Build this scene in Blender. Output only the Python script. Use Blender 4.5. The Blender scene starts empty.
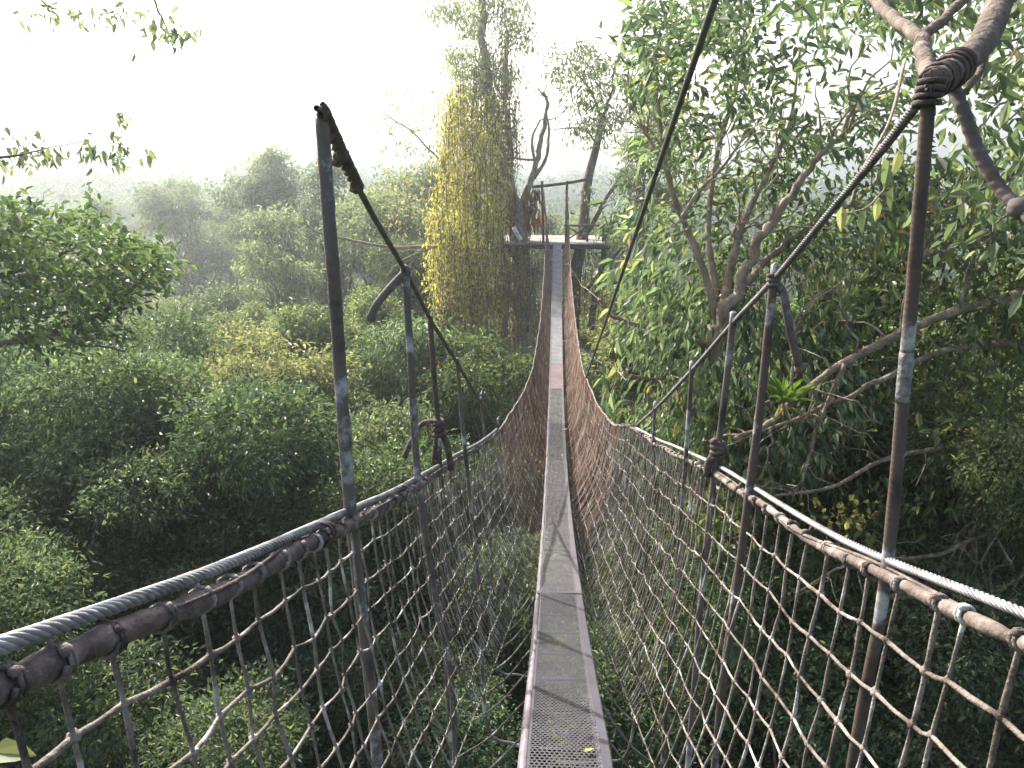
import bpy, math, random
import numpy as np
from mathutils import Vector, Matrix

SEED = 11
rng = np.random.default_rng(SEED)
random.seed(SEED)
scene = bpy.context.scene
COL = scene.collection
EYE = 24.0                      # eye height over the valley floor
PITCH = math.radians(15.0)
YAW = math.radians(3.09)
F = 800.0
SP, CP = math.sin(PITCH), math.cos(PITCH)

# ------------------------------------------------------------------ camera
cam_d = bpy.data.cameras.new('camera')
cam = bpy.data.objects.new('camera', cam_d)
COL.objects.link(cam)
cam.location = (0.0, 0.0, EYE)
cam.rotation_euler = (math.pi/2 - PITCH, 0, YAW)
cam_d.sensor_width = 36.0
cam_d.lens = 36.0*F/1024.0
cam_d.clip_end = 3000
cam_d.clip_start = 0.02
scene.camera = cam

def yawed(x, y, z):
    c, s = math.cos(YAW), math.sin(YAW)
    return np.array([x*c - y*s, x*s + y*c, EYE + z])

def P(px, py, d):
    """a point seen at pixel (px,py) at depth d"""
    u = (px-512)/F; v = (py-384)/F
    return yawed(u*d, d*(CP - v*SP), -d*(SP + v*CP))

def PS(px, py, s):
    """a point seen at pixel (px,py) at horizontal distance s"""
    v = (py-384)/F
    return P(px, py, s/(CP - v*SP))

# ------------------------------------------------------------------ mesh helpers
class MB:
    def __init__(self):
        self.V = []; self.F = []; self.n = 0
    def add(self, v, f):
        v = np.asarray(v, float); f = np.asarray(f, int)
        self.V.append(v); self.F.append(f + self.n); self.n += len(v)
    def tube(self, pts, rad, sides=6, cap=True):
        pts = np.asarray(pts, float); n = len(pts)
        rad = np.broadcast_to(np.asarray(rad, float), (n,))
        t = np.gradient(pts, axis=0)
        t /= np.linalg.norm(t, axis=1)[:, None] + 1e-12
        a = np.array([0, 0, 1.0]) if abs(t[0][2]) < .9 else np.array([1.0, 0, 0])
        N = np.zeros_like(pts)
        b = np.cross(t[0], a); b /= np.linalg.norm(b)
        for i in range(n):
            b = b - t[i]*np.dot(b, t[i]); b /= np.linalg.norm(b) + 1e-12
            N[i] = b
        B = np.cross(t, N)
        ang = np.arange(sides)*2*math.pi/sides
        v = pts[:, None, :] + rad[:, None, None]*(np.cos(ang)[None, :, None]*N[:, None, :] + np.sin(ang)[None, :, None]*B[:, None, :])
        v = v.reshape(-1, 3)
        i = np.arange(n-1)[:, None]*sides; j = np.arange(sides)[None, :]; k = (j+1) % sides
        f = np.stack([i+j, i+k, i+sides+k, i+sides+j], -1).reshape(-1, 4)
        self.add(v, f)
        if cap:
            for e, p in ((0, pts[0]), (n-1, pts[-1])):
                base = self.n - len(v) if e == 0 else None
            o = self.n - len(v)
            self.V.append(np.array([pts[0], pts[-1]])); c0 = self.n; self.n += 2
            tri = []
            for q in range(sides):
                tri.append([c0, o + (q+1) % sides, o + q])
                tri.append([c0+1, o + (n-1)*sides + q, o + (n-1)*sides + (q+1) % sides])
            self.F.append(np.array(tri))
    def ring(self, c, axis, R, r, seg=10, sides=5, squash=1.0, turns=1.0, pitch=0.0):
        axis = np.asarray(axis, float); axis = axis/np.linalg.norm(axis)
        a = np.cross(axis, [0, 0, 1.0])
        if np.linalg.norm(a) < .1: a = np.cross(axis, [1.0, 0, 0])
        a /= np.linalg.norm(a); b = np.cross(axis, a)
        m = int(seg*turns) + 1
        th = np.linspace(0, 2*math.pi*turns, m)
        pts = np.asarray(c) + R*(np.cos(th)[:, None]*a + squash*np.sin(th)[:, None]*b) + axis*(np.linspace(-.5, .5, m)*pitch*turns)[:, None]
        self.tube(pts, r, sides)
    def blob(self, c, r, seed=0):
        ph = (1+5**.5)/2
        v = np.array([[-1,ph,0],[1,ph,0],[-1,-ph,0],[1,-ph,0],[0,-1,ph],[0,1,ph],[0,-1,-ph],[0,1,-ph],[ph,0,-1],[ph,0,1],[-ph,0,-1],[-ph,0,1]])/1.9
        f = [[0,11,5],[0,5,1],[0,1,7],[0,7,10],[0,10,11],[1,5,9],[5,11,4],[11,10,2],[10,7,6],[7,1,8],[3,9,4],[3,4,2],[3,2,6],[3,6,8],[3,8,9],[4,9,5],[2,4,11],[6,2,10],[8,6,7],[9,8,1]]
        v = v*np.asarray(r)*(1 + rng.uniform(-.22, .22, (12, 1)))
        self.add(v + np.asarray(c), f)
    def box(self, c, sx, sy, sz, R=None):
        v = np.array([[x, y, z] for x in (-.5, .5) for y in (-.5, .5) for z in (-.5, .5)])*[sx, sy, sz]
        if R is not None: v = v @ np.array(R).T
        f = [[0,1,3,2],[4,6,7,5],[0,4,5,1],[2,3,7,6],[0,2,6,4],[1,5,7,3]]
        self.add(v + np.asarray(c), f)
    def mesh(self, name, smooth=True, org=(0, 0, 0)):
        me = bpy.data.meshes.new(name)
        V = np.concatenate(self.V) - np.asarray(org)
        sizes = np.concatenate([np.full(len(f), f.shape[1]) for f in self.F])
        loops = np.concatenate([f.ravel() for f in self.F])
        me.vertices.add(len(V)); me.vertices.foreach_set('co', V.astype(np.float32).ravel())
        me.loops.add(len(loops)); me.loops.foreach_set('vertex_index', loops.astype(np.int32))
        me.polygons.add(len(sizes))
        st = np.concatenate([[0], np.cumsum(sizes)[:-1]])
        me.polygons.foreach_set('loop_start', st.astype(np.int32))
        me.polygons.foreach_set('loop_total', sizes.astype(np.int32))
        me.polygons.foreach_set('use_smooth', np.full(len(sizes), smooth))
        me.update(calc_edges=True)
        return me
    def build(self, name, mat, parent=None, smooth=True, label=None, kind=None):
        org = ORG.get(parent, np.zeros(3)) if parent else np.zeros(3)
        o = bpy.data.objects.new(name, self.mesh(name, smooth, org))
        COL.objects.link(o)
        o.data.materials.append(mat)
        if parent:
            o.parent = parent; ORG[o] = org
        if label: o['label'] = label
        if kind: o['kind'] = kind
        return o

ORG = {}
def thing(name, loc, label, cat, group=None):
    o = bpy.data.objects.new(name, None); COL.objects.link(o)
    o.empty_display_size = .3
    o.location = loc; ORG[o] = np.asarray(loc, float)
    o['label'] = label; o['category'] = cat
    if group: o['group'] = group
    return o
def single(mb, name, mat, label, cat, group=None, smooth=True, org=None):
    """a thing that is one mesh, origin at its own base"""
    V = np.concatenate(mb.V)
    if org is None: org = np.array([V[:, 0].mean(), V[:, 1].mean(), V[:, 2].min()])
    o = bpy.data.objects.new(name, mb.mesh(name, smooth, org)); COL.objects.link(o)
    o.location = org; o.data.materials.append(mat)
    o['label'] = label; o['category'] = cat
    if group: o['group'] = group
    return o
def copy_thing(root, loc, rz, sc, label=None, group=None):
    r = root.copy(); COL.objects.link(r)
    r.location = loc; r.rotation_euler = (0, 0, rz); r.scale = (sc, sc, sc) if np.isscalar(sc) else sc
    if label: r['label'] = label
    if group: r['group'] = group
    for ch in list(root.children):
        c = ch.copy(); COL.objects.link(c); c.parent = r
        for g in ch.children:
            d = g.copy(); COL.objects.link(d); d.parent = c
    return r
def spline(pts, n=24):
    """smooth curve through points"""
    pts = np.asarray(pts, float); m = len(pts)
    if m == 2: return np.linspace(pts[0], pts[1], n)
    e = np.vstack([2*pts[0]-pts[1], pts, 2*pts[-1]-pts[-2]])
    out = []
    per = max(2, n//(m-1))
    for i in range(m-1):
        p0, p1, p2, p3 = e[i:i+4]
        for t in np.linspace(0, 1, per, endpoint=False):
            out.append(.5*((2*p1)+(p2-p0)*t+(2*p0-5*p1+4*p2-p3)*t*t+(-p0+3*p1-3*p2+p3)*t**3))
    out.append(pts[-1])
    return np.array(out)
def unit(a): return a/(np.linalg.norm(a, axis=-1, keepdims=True)+1e-9)

# ------------------------------------------------------------------ materials
def new_mat(name):
    m = bpy.data.materials.new(name); m.use_nodes = True
    nt = m.node_tree; nt.nodes.clear()
    out = nt.nodes.new('ShaderNodeOutputMaterial')
    return m, nt, out
def N(nt, t, **kw):
    n = nt.nodes.new(t)
    for k, v in kw.items(): setattr(n, k, v)
    return n
def ramp(nt, stops, interp='LINEAR'):
    r = nt.nodes.new('ShaderNodeValToRGB'); cr = r.color_ramp; cr.interpolation = interp
    while len(cr.elements) < len(stops): cr.elements.new(.5)
    for e, (p, c) in zip(cr.elements, stops):
        e.position = p; e.color = (*c, 1)
    return r
def leaf_mat(name, stops, trans, tmix=.42, rough=.42, spec=.45, vary=False):
    m, nt, out = new_mat(name); L = nt.links.new
    g = N(nt, 'ShaderNodeNewGeometry')
    r = ramp(nt, stops); L(g.outputs['Random Per Island'], r.inputs[0])
    nz = N(nt, 'ShaderNodeTexNoise'); nz.inputs['Scale'].default_value = .9; nz.inputs['Detail'].default_value = 2
    hs = N(nt, 'ShaderNodeHueSaturation')
    mr = N(nt, 'ShaderNodeMapRange'); mr.inputs[1].default_value = .3; mr.inputs[2].default_value = .7
    mr.inputs[3].default_value = .7; mr.inputs[4].default_value = 1.35
    tc = N(nt, 'ShaderNodeTexCoord')
    L(tc.outputs['Object'], nz.inputs['Vector']); L(nz.outputs[0], mr.inputs[0]); L(mr.outputs[0], hs.inputs['Value'])
    L(r.outputs[0], hs.inputs['Color'])
    oi = N(nt, 'ShaderNodeObjectInfo'); m1 = N(nt, 'ShaderNodeMapRange'); m1.inputs[3].default_value = .475; m1.inputs[4].default_value = .525
    L(oi.outputs['Random'], m1.inputs[0]); L(m1.outputs[0], hs.inputs['Hue'])
    m2 = N(nt, 'ShaderNodeMath', operation='MULTIPLY_ADD'); m2.inputs[1].default_value = 7.13; m2.inputs[2].default_value = .31
    m3 = N(nt, 'ShaderNodeMath', operation='FRACT'); m4 = N(nt, 'ShaderNodeMapRange'); m4.inputs[3].default_value = .72 if vary else 1; m4.inputs[4].default_value = 1.35 if vary else 1
    L(oi.outputs['Random'], m2.inputs[0]); L(m2.outputs[0], m3.inputs[0]); L(m3.outputs[0], m4.inputs[0])
    m5 = N(nt, 'ShaderNodeMath', operation='MULTIPLY'); L(mr.outputs[0], m5.inputs[0]); L(m4.outputs[0], m5.inputs[1]); L(m5.outputs[0], hs.inputs['Value'])
    if not vary: m1.inputs[3].default_value = m1.inputs[4].default_value = .5
    p = N(nt, 'ShaderNodeBsdfPrincipled'); p.inputs['Roughness'].default_value = rough
    p.inputs['Specular IOR Level'].default_value = spec
    L(hs.outputs[0], p.inputs['Base Color'])
    t = N(nt, 'ShaderNodeBsdfTranslucent')
    mm = N(nt, 'ShaderNodeMix', data_type='RGBA', blend_type='MULTIPLY'); mm.inputs[0].default_value = 1
    mm.inputs[7].default_value = (*trans, 1)
    L(hs.outputs[0], mm.inputs[6]); L(mm.outputs[2], t.inputs['Color'])
    mx = N(nt, 'ShaderNodeMixShader'); mx.inputs[0].default_value = tmix
    L(p.outputs[0], mx.inputs[1]); L(t.outputs[0], mx.inputs[2]); L(mx.outputs[0], out.inputs[0])
    return m
def rough_mat(name, stops, scale=20, detail=6, rough=.8, bump=.4, bscale=60, metal=0.0, spec=.3, coord='Object', stretch=(1, 1, 1), dist=.01):
    m, nt, out = new_mat(name); L = nt.links.new
    tc = N(nt, 'ShaderNodeTexCoord'); mp = N(nt, 'ShaderNodeMapping'); mp.inputs['Scale'].default_value = stretch
    L(tc.outputs[coord], mp.inputs[0])
    nz = N(nt, 'ShaderNodeTexNoise'); nz.inputs['Scale'].default_value = scale; nz.inputs['Detail'].default_value = detail
    nz.inputs['Roughness'].default_value = .62
    L(mp.outputs[0], nz.inputs['Vector'])
    r = ramp(nt, stops); L(nz.outputs[0], r.inputs[0])
    p = N(nt, 'ShaderNodeBsdfPrincipled'); p.inputs['Roughness'].default_value = rough; p.inputs['Metallic'].default_value = metal
    p.inputs['Specular IOR Level'].default_value = spec
    L(r.outputs[0], p.inputs['Base Color'])
    n2 = N(nt, 'ShaderNodeTexNoise'); n2.inputs['Scale'].default_value = bscale; n2.inputs['Detail'].default_value = 4
    L(mp.outputs[0], n2.inputs['Vector'])
    bp = N(nt, 'ShaderNodeBump'); bp.inputs['Strength'].default_value = bump; bp.inputs['Distance'].default_value = dist
    L(n2.outputs[0], bp.inputs['Height']); L(bp.outputs[0], p.inputs['Normal'])
    L(p.outputs[0], out.inputs[0])
    return m

G_DARK = (.032, .050, .028); G_MID = (.062, .094, .044); G_LITE = (.11, .145, .058); G_YEL = (.15, .16, .055)
M = {}
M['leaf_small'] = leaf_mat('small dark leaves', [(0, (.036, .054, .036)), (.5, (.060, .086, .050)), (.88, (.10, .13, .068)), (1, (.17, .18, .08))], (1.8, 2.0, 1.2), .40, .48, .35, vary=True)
M['leaf_broad'] = leaf_mat('broad green leaves', [(0, G_DARK), (.5, G_MID), (.88, G_LITE), (.97, G_YEL), (1, (.24, .13, .04))], (1.9, 2.1, 1.1), .42, .46, .4, vary=True)
M['leaf_right'] = leaf_mat('drooping glossy leaves', [(0, (.038, .052, .034)), (.5, (.078, .10, .058)), (.85, (.13, .155, .085)), (.985, (.18, .18, .085)), (1, (.24, .13, .05))], (1.7, 1.95, 1.25), .42, .44, .4, vary=True)
M['leaf_bright'] = leaf_mat('bright leaves with painted sun', [(0, (.060, .076, .040)), (.5, (.10, .122, .060)), (.9, (.155, .172, .088)), (1, (.26, .22, .10))], (1.9, 2.0, 1.25), .46, .45, .35, vary=True)  # sunlight is put into this lighter leaf colour
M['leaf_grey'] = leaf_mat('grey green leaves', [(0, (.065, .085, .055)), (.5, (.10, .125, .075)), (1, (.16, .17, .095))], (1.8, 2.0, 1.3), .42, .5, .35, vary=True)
M['leaf_left'] = leaf_mat('left branch leaves', [(0, G_DARK), (.55, G_MID), (.93, G_LITE), (1, G_YEL)], (1.8, 2.1, 1.1), .40, .40, .45)
M['leaf_far'] = leaf_mat('far forest leaves', [(0, (.035, .055, .036)), (.6, (.055, .082, .048)), (1, (.09, .11, .06))], (1.6, 1.8, 1.2), .35, .6, .25)
M['leaf_vine'] = leaf_mat('yellow vine leaves', [(0, (.16, .17, .055)), (.4, (.33, .32, .10)), (.8, (.46, .43, .14)), (1, (.36, .27, .11))], (1.5, 1.5, .95), .5, .55, .25)
M['leaf_olive'] = leaf_mat('olive vine leaves', [(0, (.11, .105, .06)), (.6, (.19, .175, .095)), (1, (.28, .24, .13))], (1.7, 1.7, 1.0), .45, .55, .25)
M['leaf_dry'] = leaf_mat('dry brown fronds', [(0, (.16, .075, .04)), (.6, (.26, .13, .07)), (1, (.34, .20, .11))], (1.3, 1.2, 1.0), .3, .7, .2)
M['leaf_pink'] = leaf_mat('pale pink blossom', [(0, (.40, .30, .24)), (1, (.62, .50, .44))], (1.2, 1.1, 1.0), .4, .6, .2)
M['leaf_flower'] = leaf_mat('yellow blossom', [(0, (.34, .30, .07)), (1, (.46, .42, .12))], (1.2, 1.1, 1.0), .4, .6, .2)
M['leaf_brom'] = leaf_mat('bromeliad blades', [(0, (.09, .15, .03)), (1, (.16, .23, .05))], (1.9, 2.0, 1.0), .4, .4, .4)
M['bark'] = rough_mat('grey brown bark', [(.3, (.055, .042, .032)), (.55, (.13, .10, .08)), (.75, (.24, .20, .17))], 9, 8, .9, .9, 40, stretch=(1, 1, .35), dist=.02)
M['bark_light'] = rough_mat('light brown bark', [(.3, (.12, .088, .066)), (.5, (.25, .19, .145)), (.75, (.40, .34, .28))], 8, 8, .85, .8, 45, stretch=(1, 1, .6), dist=.015)
M['bark_pale'] = rough_mat('bleached dead wood', [(.3, (.32, .28, .24)), (.7, (.60, .56, .52))], 14, 6, .85, .6, 45)
M['rope'] = rough_mat('weathered net rope', [(.34, (.050, .041, .036)), (.45, (.125, .104, .092)), (.56, (.21, .182, .168)), (.65, (.42, .40, .39))], 9, 9, 1.0, 1.0, 150, spec=.08, dist=.006)
M['rope_red'] = rough_mat('red brown net rope', [(.32, (.105, .062, .046)), (.52, (.205, .132, .102)), (.68, (.36, .29, .25))], 4, 8, 1.0, .5, 200, spec=.08, dist=.003)
M['rope_dark'] = rough_mat('dark wet rope', [(.35, (.030, .022, .020)), (.6, (.085, .062, .055)), (.75, (.16, .13, .12))], 25, 8, .85, .8, 300, dist=.003)
M['cable'] = rough_mat('galvanised wire strand', [(.3, (.10, .095, .10)), (.6, (.25, .25, .265)), (.8, (.42, .42, .44))], 14, 7, .5, .3, 260, metal=.35, spec=.5, dist=.002)
M['cable_dark'] = rough_mat('dull steel cable', [(.3, (.05, .046, .05)), (.7, (.13, .125, .13))], 18, 6, .6, .4, 300, metal=.3, dist=.002)
M['pipe'] = rough_mat('weathered rubber hose rail', [(.30, (.030, .022, .023)), (.48, (.075, .058, .055)), (.62, (.13, .10, .095)), (.76, (.30, .26, .24))], 16, 9, .75, .9, 90, dist=.006)
M['pipe_pale'] = rough_mat('sun bleached hose rail', [(.30, (.045, .034, .030)), (.50, (.115, .09, .08)), (.70, (.30, .26, .24))], 14, 9, .8, .9, 90, dist=.006)
M['wood'] = rough_mat('weathered grey timber', [(.3, (.14, .12, .11)), (.7, (.36, .33, .31))], 6, 8, .8, .5, 60, stretch=(1, 6, 1))
M['wood_dark'] = rough_mat('dark timber', [(.3, (.05, .038, .03)), (.7, (.13, .10, .08))], 10, 6, .85, .5, 60)
M['alu'] = rough_mat('oxidised ladder metal', [(.3, (.11, .095, .11)), (.7, (.21, .19, .215))], 20, 6, .75, .2, 80, metal=.1)
M['white'] = rough_mat('white painted metal', [(.3, (.55, .54, .53)), (.7, (.8, .79, .78))], 12, 4, .6, .2, 60)
M['tape'] = rough_mat('pale tape', [(.36, (.05, .043, .042)), (.50, (.12, .115, .116)), (.68, (.27, .275, .285))], 40, 9, .6, .4, 120)

def sheath_mat(name, dark, mid, pale, pstart):
    """ribbed dark sleeve with flaked pale paint"""
    m, nt, out = new_mat(name); L = nt.links.new
    tc = N(nt, 'ShaderNodeTexCoord')
    nz = N(nt, 'ShaderNodeTexNoise'); nz.inputs['Scale'].default_value = 6.5; nz.inputs['Detail'].default_value = 9; nz.inputs['Roughness'].default_value = .6
    L(tc.outputs['Object'], nz.inputs['Vector'])
    r = ramp(nt, [(.3, dark), (.44, tuple(np.array(mid)*[1.02, .88, .80])), (pstart-.05, mid), (pstart+.03, pale), (pstart+.2, pale)]); L(nz.outputs[0], r.inputs[0])
    p = N(nt, 'ShaderNodeBsdfPrincipled'); p.inputs['Roughness'].default_value = .8; p.inputs['Specular IOR Level'].default_value = .2
    L(r.outputs[0], p.inputs['Base Color'])
    w = N(nt, 'ShaderNodeTexWave', bands_direction='Z'); w.inputs['Scale'].default_value = 26
    w.inputs['Distortion'].default_value = 1.0
    L(tc.outputs['Object'], w.inputs['Vector'])
    bp = N(nt, 'ShaderNodeBump'); bp.inputs['Strength'].default_value = .25; bp.inputs['Distance'].default_value = .0015
    L(w.outputs[1], bp.inputs['Height']); L(bp.outputs[0], p.inputs['Normal']); L(p.outputs[0], out.inputs[0])
    return m
M['sheath'] = sheath_mat('ribbed dark sleeve', (.032, .028, .029), (.095, .086, .086), (.30, .31, .33), .60)
M['sheath_brown'] = sheath_mat('ribbed red brown sleeve', (.028, .022, .021), (.072, .060, .056), (.32, .32, .33), .615)

def grate_mat(name, base, hole_r=.34, px=.0145, py=.0155, slot=1.0, seed=0.0):
    """perforated plate, true see-through holes in a staggered grid"""
    m, nt, out = new_mat(name); L = nt.links.new
    tc = N(nt, 'ShaderNodeTexCoord'); sx = N(nt, 'ShaderNodeSeparateXYZ'); L(tc.outputs['Object'], sx.inputs[0])
    def math_(op, a, b=None, c=None):
        n = N(nt, 'ShaderNodeMath', operation=op)
        for i, q in enumerate((a, b, c)):
            if q is None: continue
            if isinstance(q, (int, float)): n.inputs[i].default_value = q
            else: L(q, n.inputs[i])
        return n.outputs[0]
    v = math_('DIVIDE', sx.outputs[1], py*slot)
    row = math_('FLOOR', v)
    fv = math_('SUBTRACT', math_('FRACT', v), .5)
    u = math_('ADD', math_('DIVIDE', sx.outputs[0], px), math_('MULTIPLY', math_('PINGPONG', row, 1.0), .5))
    fu = math_('SUBTRACT', math_('FRACT', math_('ADD', u, 100.25)), .5)
    d = math_('SQRT', math_('ADD', math_('MULTIPLY', fu, fu), math_('MULTIPLY', fv, fv)))
    hole = math_('LESS_THAN', d, hole_r)
    ed = math_('ABSOLUTE', sx.outputs[0])
    hole = math_('MULTIPLY', hole, math_('LESS_THAN', ed, .104))
    nz = N(nt, 'ShaderNodeTexNoise'); nz.inputs['Scale'].default_value = 7; nz.inputs['Detail'].default_value = 8
    nz.noise_dimensions = '4D'; nz.inputs['W'].default_value = seed
    L(tc.outputs['Object'], nz.inputs['Vector'])
    b = np.array(base)
    r = ramp(nt, [(.3, tuple(b*.75)), (.55, tuple(b)), (.8, tuple(np.minimum(b*1.25, .8)))]); L(nz.outputs[0], r.inputs[0])
    p = N(nt, 'ShaderNodeBsdfPrincipled'); p.inputs['Roughness'].default_value = .72; p.inputs['Specular IOR Level'].default_value = .22
    L(r.outputs[0], p.inputs['Base Color'])
    t = N(nt, 'ShaderNodeBsdfTransparent')
    mx = N(nt, 'ShaderNodeMixShader'); L(hole, mx.inputs[0]); L(p.outputs[0], mx.inputs[1]); L(t.outputs[0], mx.inputs[2])
    L(mx.outputs[0], out.inputs[0])
    return m

# ------------------------------------------------------------------ terrain
def ground_z(x, y):
    r = np.sqrt(np.asarray(x)**2 + np.asarray(y)**2)
    ang = np.arctan2(x, y)                                   # 0 ahead, negative to the left
    side = 1/(1+np.exp((ang+.12)*7))                         # left hill is the higher one
    rise = np.interp(r, [0, 40, 80, 150, 220, 300, 420], [0, 0.5, 3.5, 9, 15.5, 21, 22])
    z = rise*(.52 + .52*side)
    z = z + 1.1*np.sin(x*.061+1)*np.cos(y*.047) + .5*np.sin(x*.17)*np.sin(y*.13+2)
    return z
def build_terrain():
    n = 130
    a = np.sign(np.linspace(-1, 1, n))*np.abs(np.linspace(-1, 1, n))**1.6*430
    X, Y = np.meshgrid(a, a)
    V = np.stack([X, Y, ground_z(X, Y)], -1).reshape(-1, 3)
    i = np.arange(n-1)[:, None]*n; j = np.arange(n-1)[None, :]
    f = np.stack([i+j, i+j+1, i+j+n+1, i+j+n], -1).reshape(-1, 4)
    mb = MB(); mb.add(V, f)
    m = rough_mat('forest floor', [(.3, (.035, .030, .018)), (.5, (.045, .062, .024)), (.7, (.07, .10, .035))], .6, 8, .95, .8, 3, dist=.3)
    o = mb.build('ground', m); o['kind'] = 'structure'
    return o
build_terrain()

# ------------------------------------------------------------------ leaves
def leaf_arrays(pos, dirs, nrm, size, width=.36, fold=.25, droop=.15):
    """six-point pointed leaves folded on the midrib; pos = leaf base"""
    n = len(pos)
    d = unit(dirs); nn = nrm - d*np.sum(nrm*d, 1, keepdims=True); nn = unit(nn)
    s = np.cross(d, nn)
    L = size[:, None]; W = L*width*.5
    up = nn*W*fold*2
    b = pos
    r1 = pos + d*L*.32 + s*W + up; r2 = pos + d*L*.70 + s*W*.72 + up*.72 - nn*L*droop*.35
    l1 = pos + d*L*.32 - s*W + up; l2 = pos + d*L*.70 - s*W*.72 + up*.72 - nn*L*droop*.35
    tip = pos + d*L - nn*L*droop
    V = np.stack([b, r1, r2, tip, l2, l1], 1).reshape(-1, 3)
    k = np.arange(n)[:, None]*6
    F4 = np.concatenate([k + np.array([[0, 1, 2, 3]]), k + np.array([[0, 3, 4, 5]])], 0)
    return V, F4
def rnd_dir(n): return unit(rng.normal(size=(n, 3)))
def sprays(centers, outward, per, spread, size, hang=.3, upn=.8, width=.36, jit=.25, flat=.7, droop=.15):
    """clusters of leaves: centers (N,3), outward (N,3) twig direction"""
    n = len(centers)
    c = np.repeat(centers, per, 0); o = np.repeat(unit(outward), per, 0)
    off = rng.normal(size=(n*per, 3))*spread*.55; off[:, 2] *= flat
    d = unit(o*.7 + rnd_dir(n*per)*.75 + np.array([0, 0, -hang]))
    nr = unit(np.array([0, 0, upn]) + rnd_dir(n*per)*.65)
    sz = size*rng.uniform(1-jit*2.2, 1+jit*1.4, n*per)
    return leaf_arrays(c+off, d, nr, sz, width, .22, droop)
def blob_points(blobs, n, shell=.55):
    """points inside ellipsoids (c, r) biased to the shell; returns points, outward"""
    vol = np.array([np.prod(np.broadcast_to(r, 3))**.67 for c, r in blobs]); vol = vol/vol.sum()
    idx = rng.choice(len(blobs), n, p=vol)
    C = np.array([b[0] for b in blobs])[idx]; R = np.array([np.broadcast_to(b[1], 3) for b in blobs])[idx]
    u = rnd_dir(n); q = rng.uniform(0, 1, n)**(1/3.)
    q = np.where(rng.uniform(0, 1, n) < shell, rng.uniform(.78, 1.03, n), q)
    return C + u*R*(q*np.where(rng.uniform(0, 1, n) < .10, rng.uniform(1.05, 1.5, n), 1))[:, None], u
def branch(mb, a, b, r0, r1, sag=.12, wob=.06, n=9, sides=6):
    a = np.asarray(a, float); b = np.asarray(b, float); L = np.linalg.norm(b-a)
    t = np.linspace(0, 1, n)[:, None]
    p = a + (b-a)*t + np.array([0, 0, 1.0])*(np.sin(t*math.pi)*sag*L)
    p[1:-1] += rng.normal(size=(n-2, 3))*wob*L*.4
    mb.tube(p, np.linspace(r0, r1, n), sides)
    return p

def tree_parts(name, label, cat, trunk_h, blobs, nclus, per, spread, size, leafm, barkm, r0=.16, hang=.3, limbs=14, width=.36, group=None, flat=.7, loc=(0, 0, 0), upn=.8):
    """a tree at the origin (or loc): trunk with limbs, crown of sprays"""
    loc = np.asarray(loc, float)
    root = thing(name, loc, label, cat, group)
    mb = MB()
    top = np.mean([b[0] for b in blobs], 0) + loc
    tr = spline([loc + [0, 0, -.4], loc*.55 + top*.45*np.array([1, 1, 1]) + np.append(rng.normal(size=2)*.15, 0), top], 14)
    mb.tube(tr, np.linspace(r0, r0*.45, len(tr)), 8)
    cen, out = blob_points(blobs, nclus); cen += loc
    for k in range(limbs):
        bl = blobs[k % len(blobs)]
        tgt = bl[0] + loc + rnd_dir(1)[0]*np.broadcast_to(bl[1], 3)*.8
        st = tr[int(rng.uniform(.45, .98)*(len(tr)-1))]
        pth = branch(mb, st, tgt, r0*.38, r0*.07, .06, .10)
        for q in range(3):
            a = pth[rng.integers(3, 8)]
            branch(mb, a, a + rnd_dir(1)[0]*np.broadcast_to(bl[1], 3)*.4 + [0, 0, .1], r0*.12, r0*.03, .05, .08, 6, 5)
    mb.build('trunk', barkm, root)
    lb = MB(); lb.add(*sprays(cen, out, per, spread, size, hang, upn, width, flat=flat))
    lb.build('crown', leafm, root, smooth=False)
    return root

# ------------------------------------------------------------------ the bridge
def deck_drop(s):
    s = np.asarray(s, float)
    d = 4.0 - .0148*(14.5-s)**2
    return np.where(s < 2.0, 4.0-.0148*12.5**2 + (s-2.0)*.22, d)
LR = np.array([[-.6, .05], [0, .285], [.7, .531], [1.2, .712], [1.66, .856], [2.04, .972], [2.81, 1.219], [4.16, 1.60], [5.6, 1.99], [6.73, 2.258], [10, 2.80], [12, 3.0], [14, 3.06], [16, 3.02], [18, 2.83], [22, 2.2], [25.3, 1.45]])
RR = np.array([[-.6, .14], [0, .325], [.96, .588], [1.34, .72], [1.63, .806], [2.05, .911], [2.81, 1.093], [4.42, 1.547], [6.04, 1.95], [7.44, 2.40], [9.36, 2.77], [12, 3.0], [14, 3.06], [16, 3.02], [18, 2.83], [22, 2.2], [25.3, 1.45]])
LB = np.array([[-1, .64], [4.5, .64], [7.0, .53], [10, .44], [12, .385], [16, .345], [20, .33], [25.3, .34]])
RB = np.array([[-1, .56], [5, .56], [7, .545], [10, .47], [12, .40], [16, .38], [20, .34], [25.3, .34]])
_g = np.linspace(-1, 26, 541)
def _sm(tab):
    y = np.interp(_g, tab[:, 0], tab[:, 1]); k = np.exp(-np.linspace(-2.5, 2.5, 25)**2); k /= k.sum()
    yp = np.concatenate([np.full(12, y[0]) - np.arange(12, 0, -1)*(y[1]-y[0]), y, np.full(12, y[-1]) + np.arange(1, 13)*(y[-1]-y[-2])])
    return np.convolve(yp, k, 'valid')
_LR, _RR, _LB, _RB = map(_sm, (LR, RR, LB, RB))
BX = .05                                        # centre line of the deck
def rail(side, s):
    s = np.asarray(s, float)
    b = np.interp(s, _g, _LB if side < 0 else _RB); dr = np.interp(s, _g, _LR if side < 0 else _RR)
    return np.stack([BX + side*b, s, EYE - dr], -1)
def deck_edge(side, s):
    s = np.asarray(s, float)
    return np.stack([np.full_like(s, BX + side*.145), s, EYE - deck_drop(s) - .03], -1)

bridge = thing('suspension_bridge', (BX, 0, EYE - float(deck_drop(0.))), 'long narrow rope canopy bridge with metal walkway and net sides hanging over the forest', 'bridge')

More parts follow.
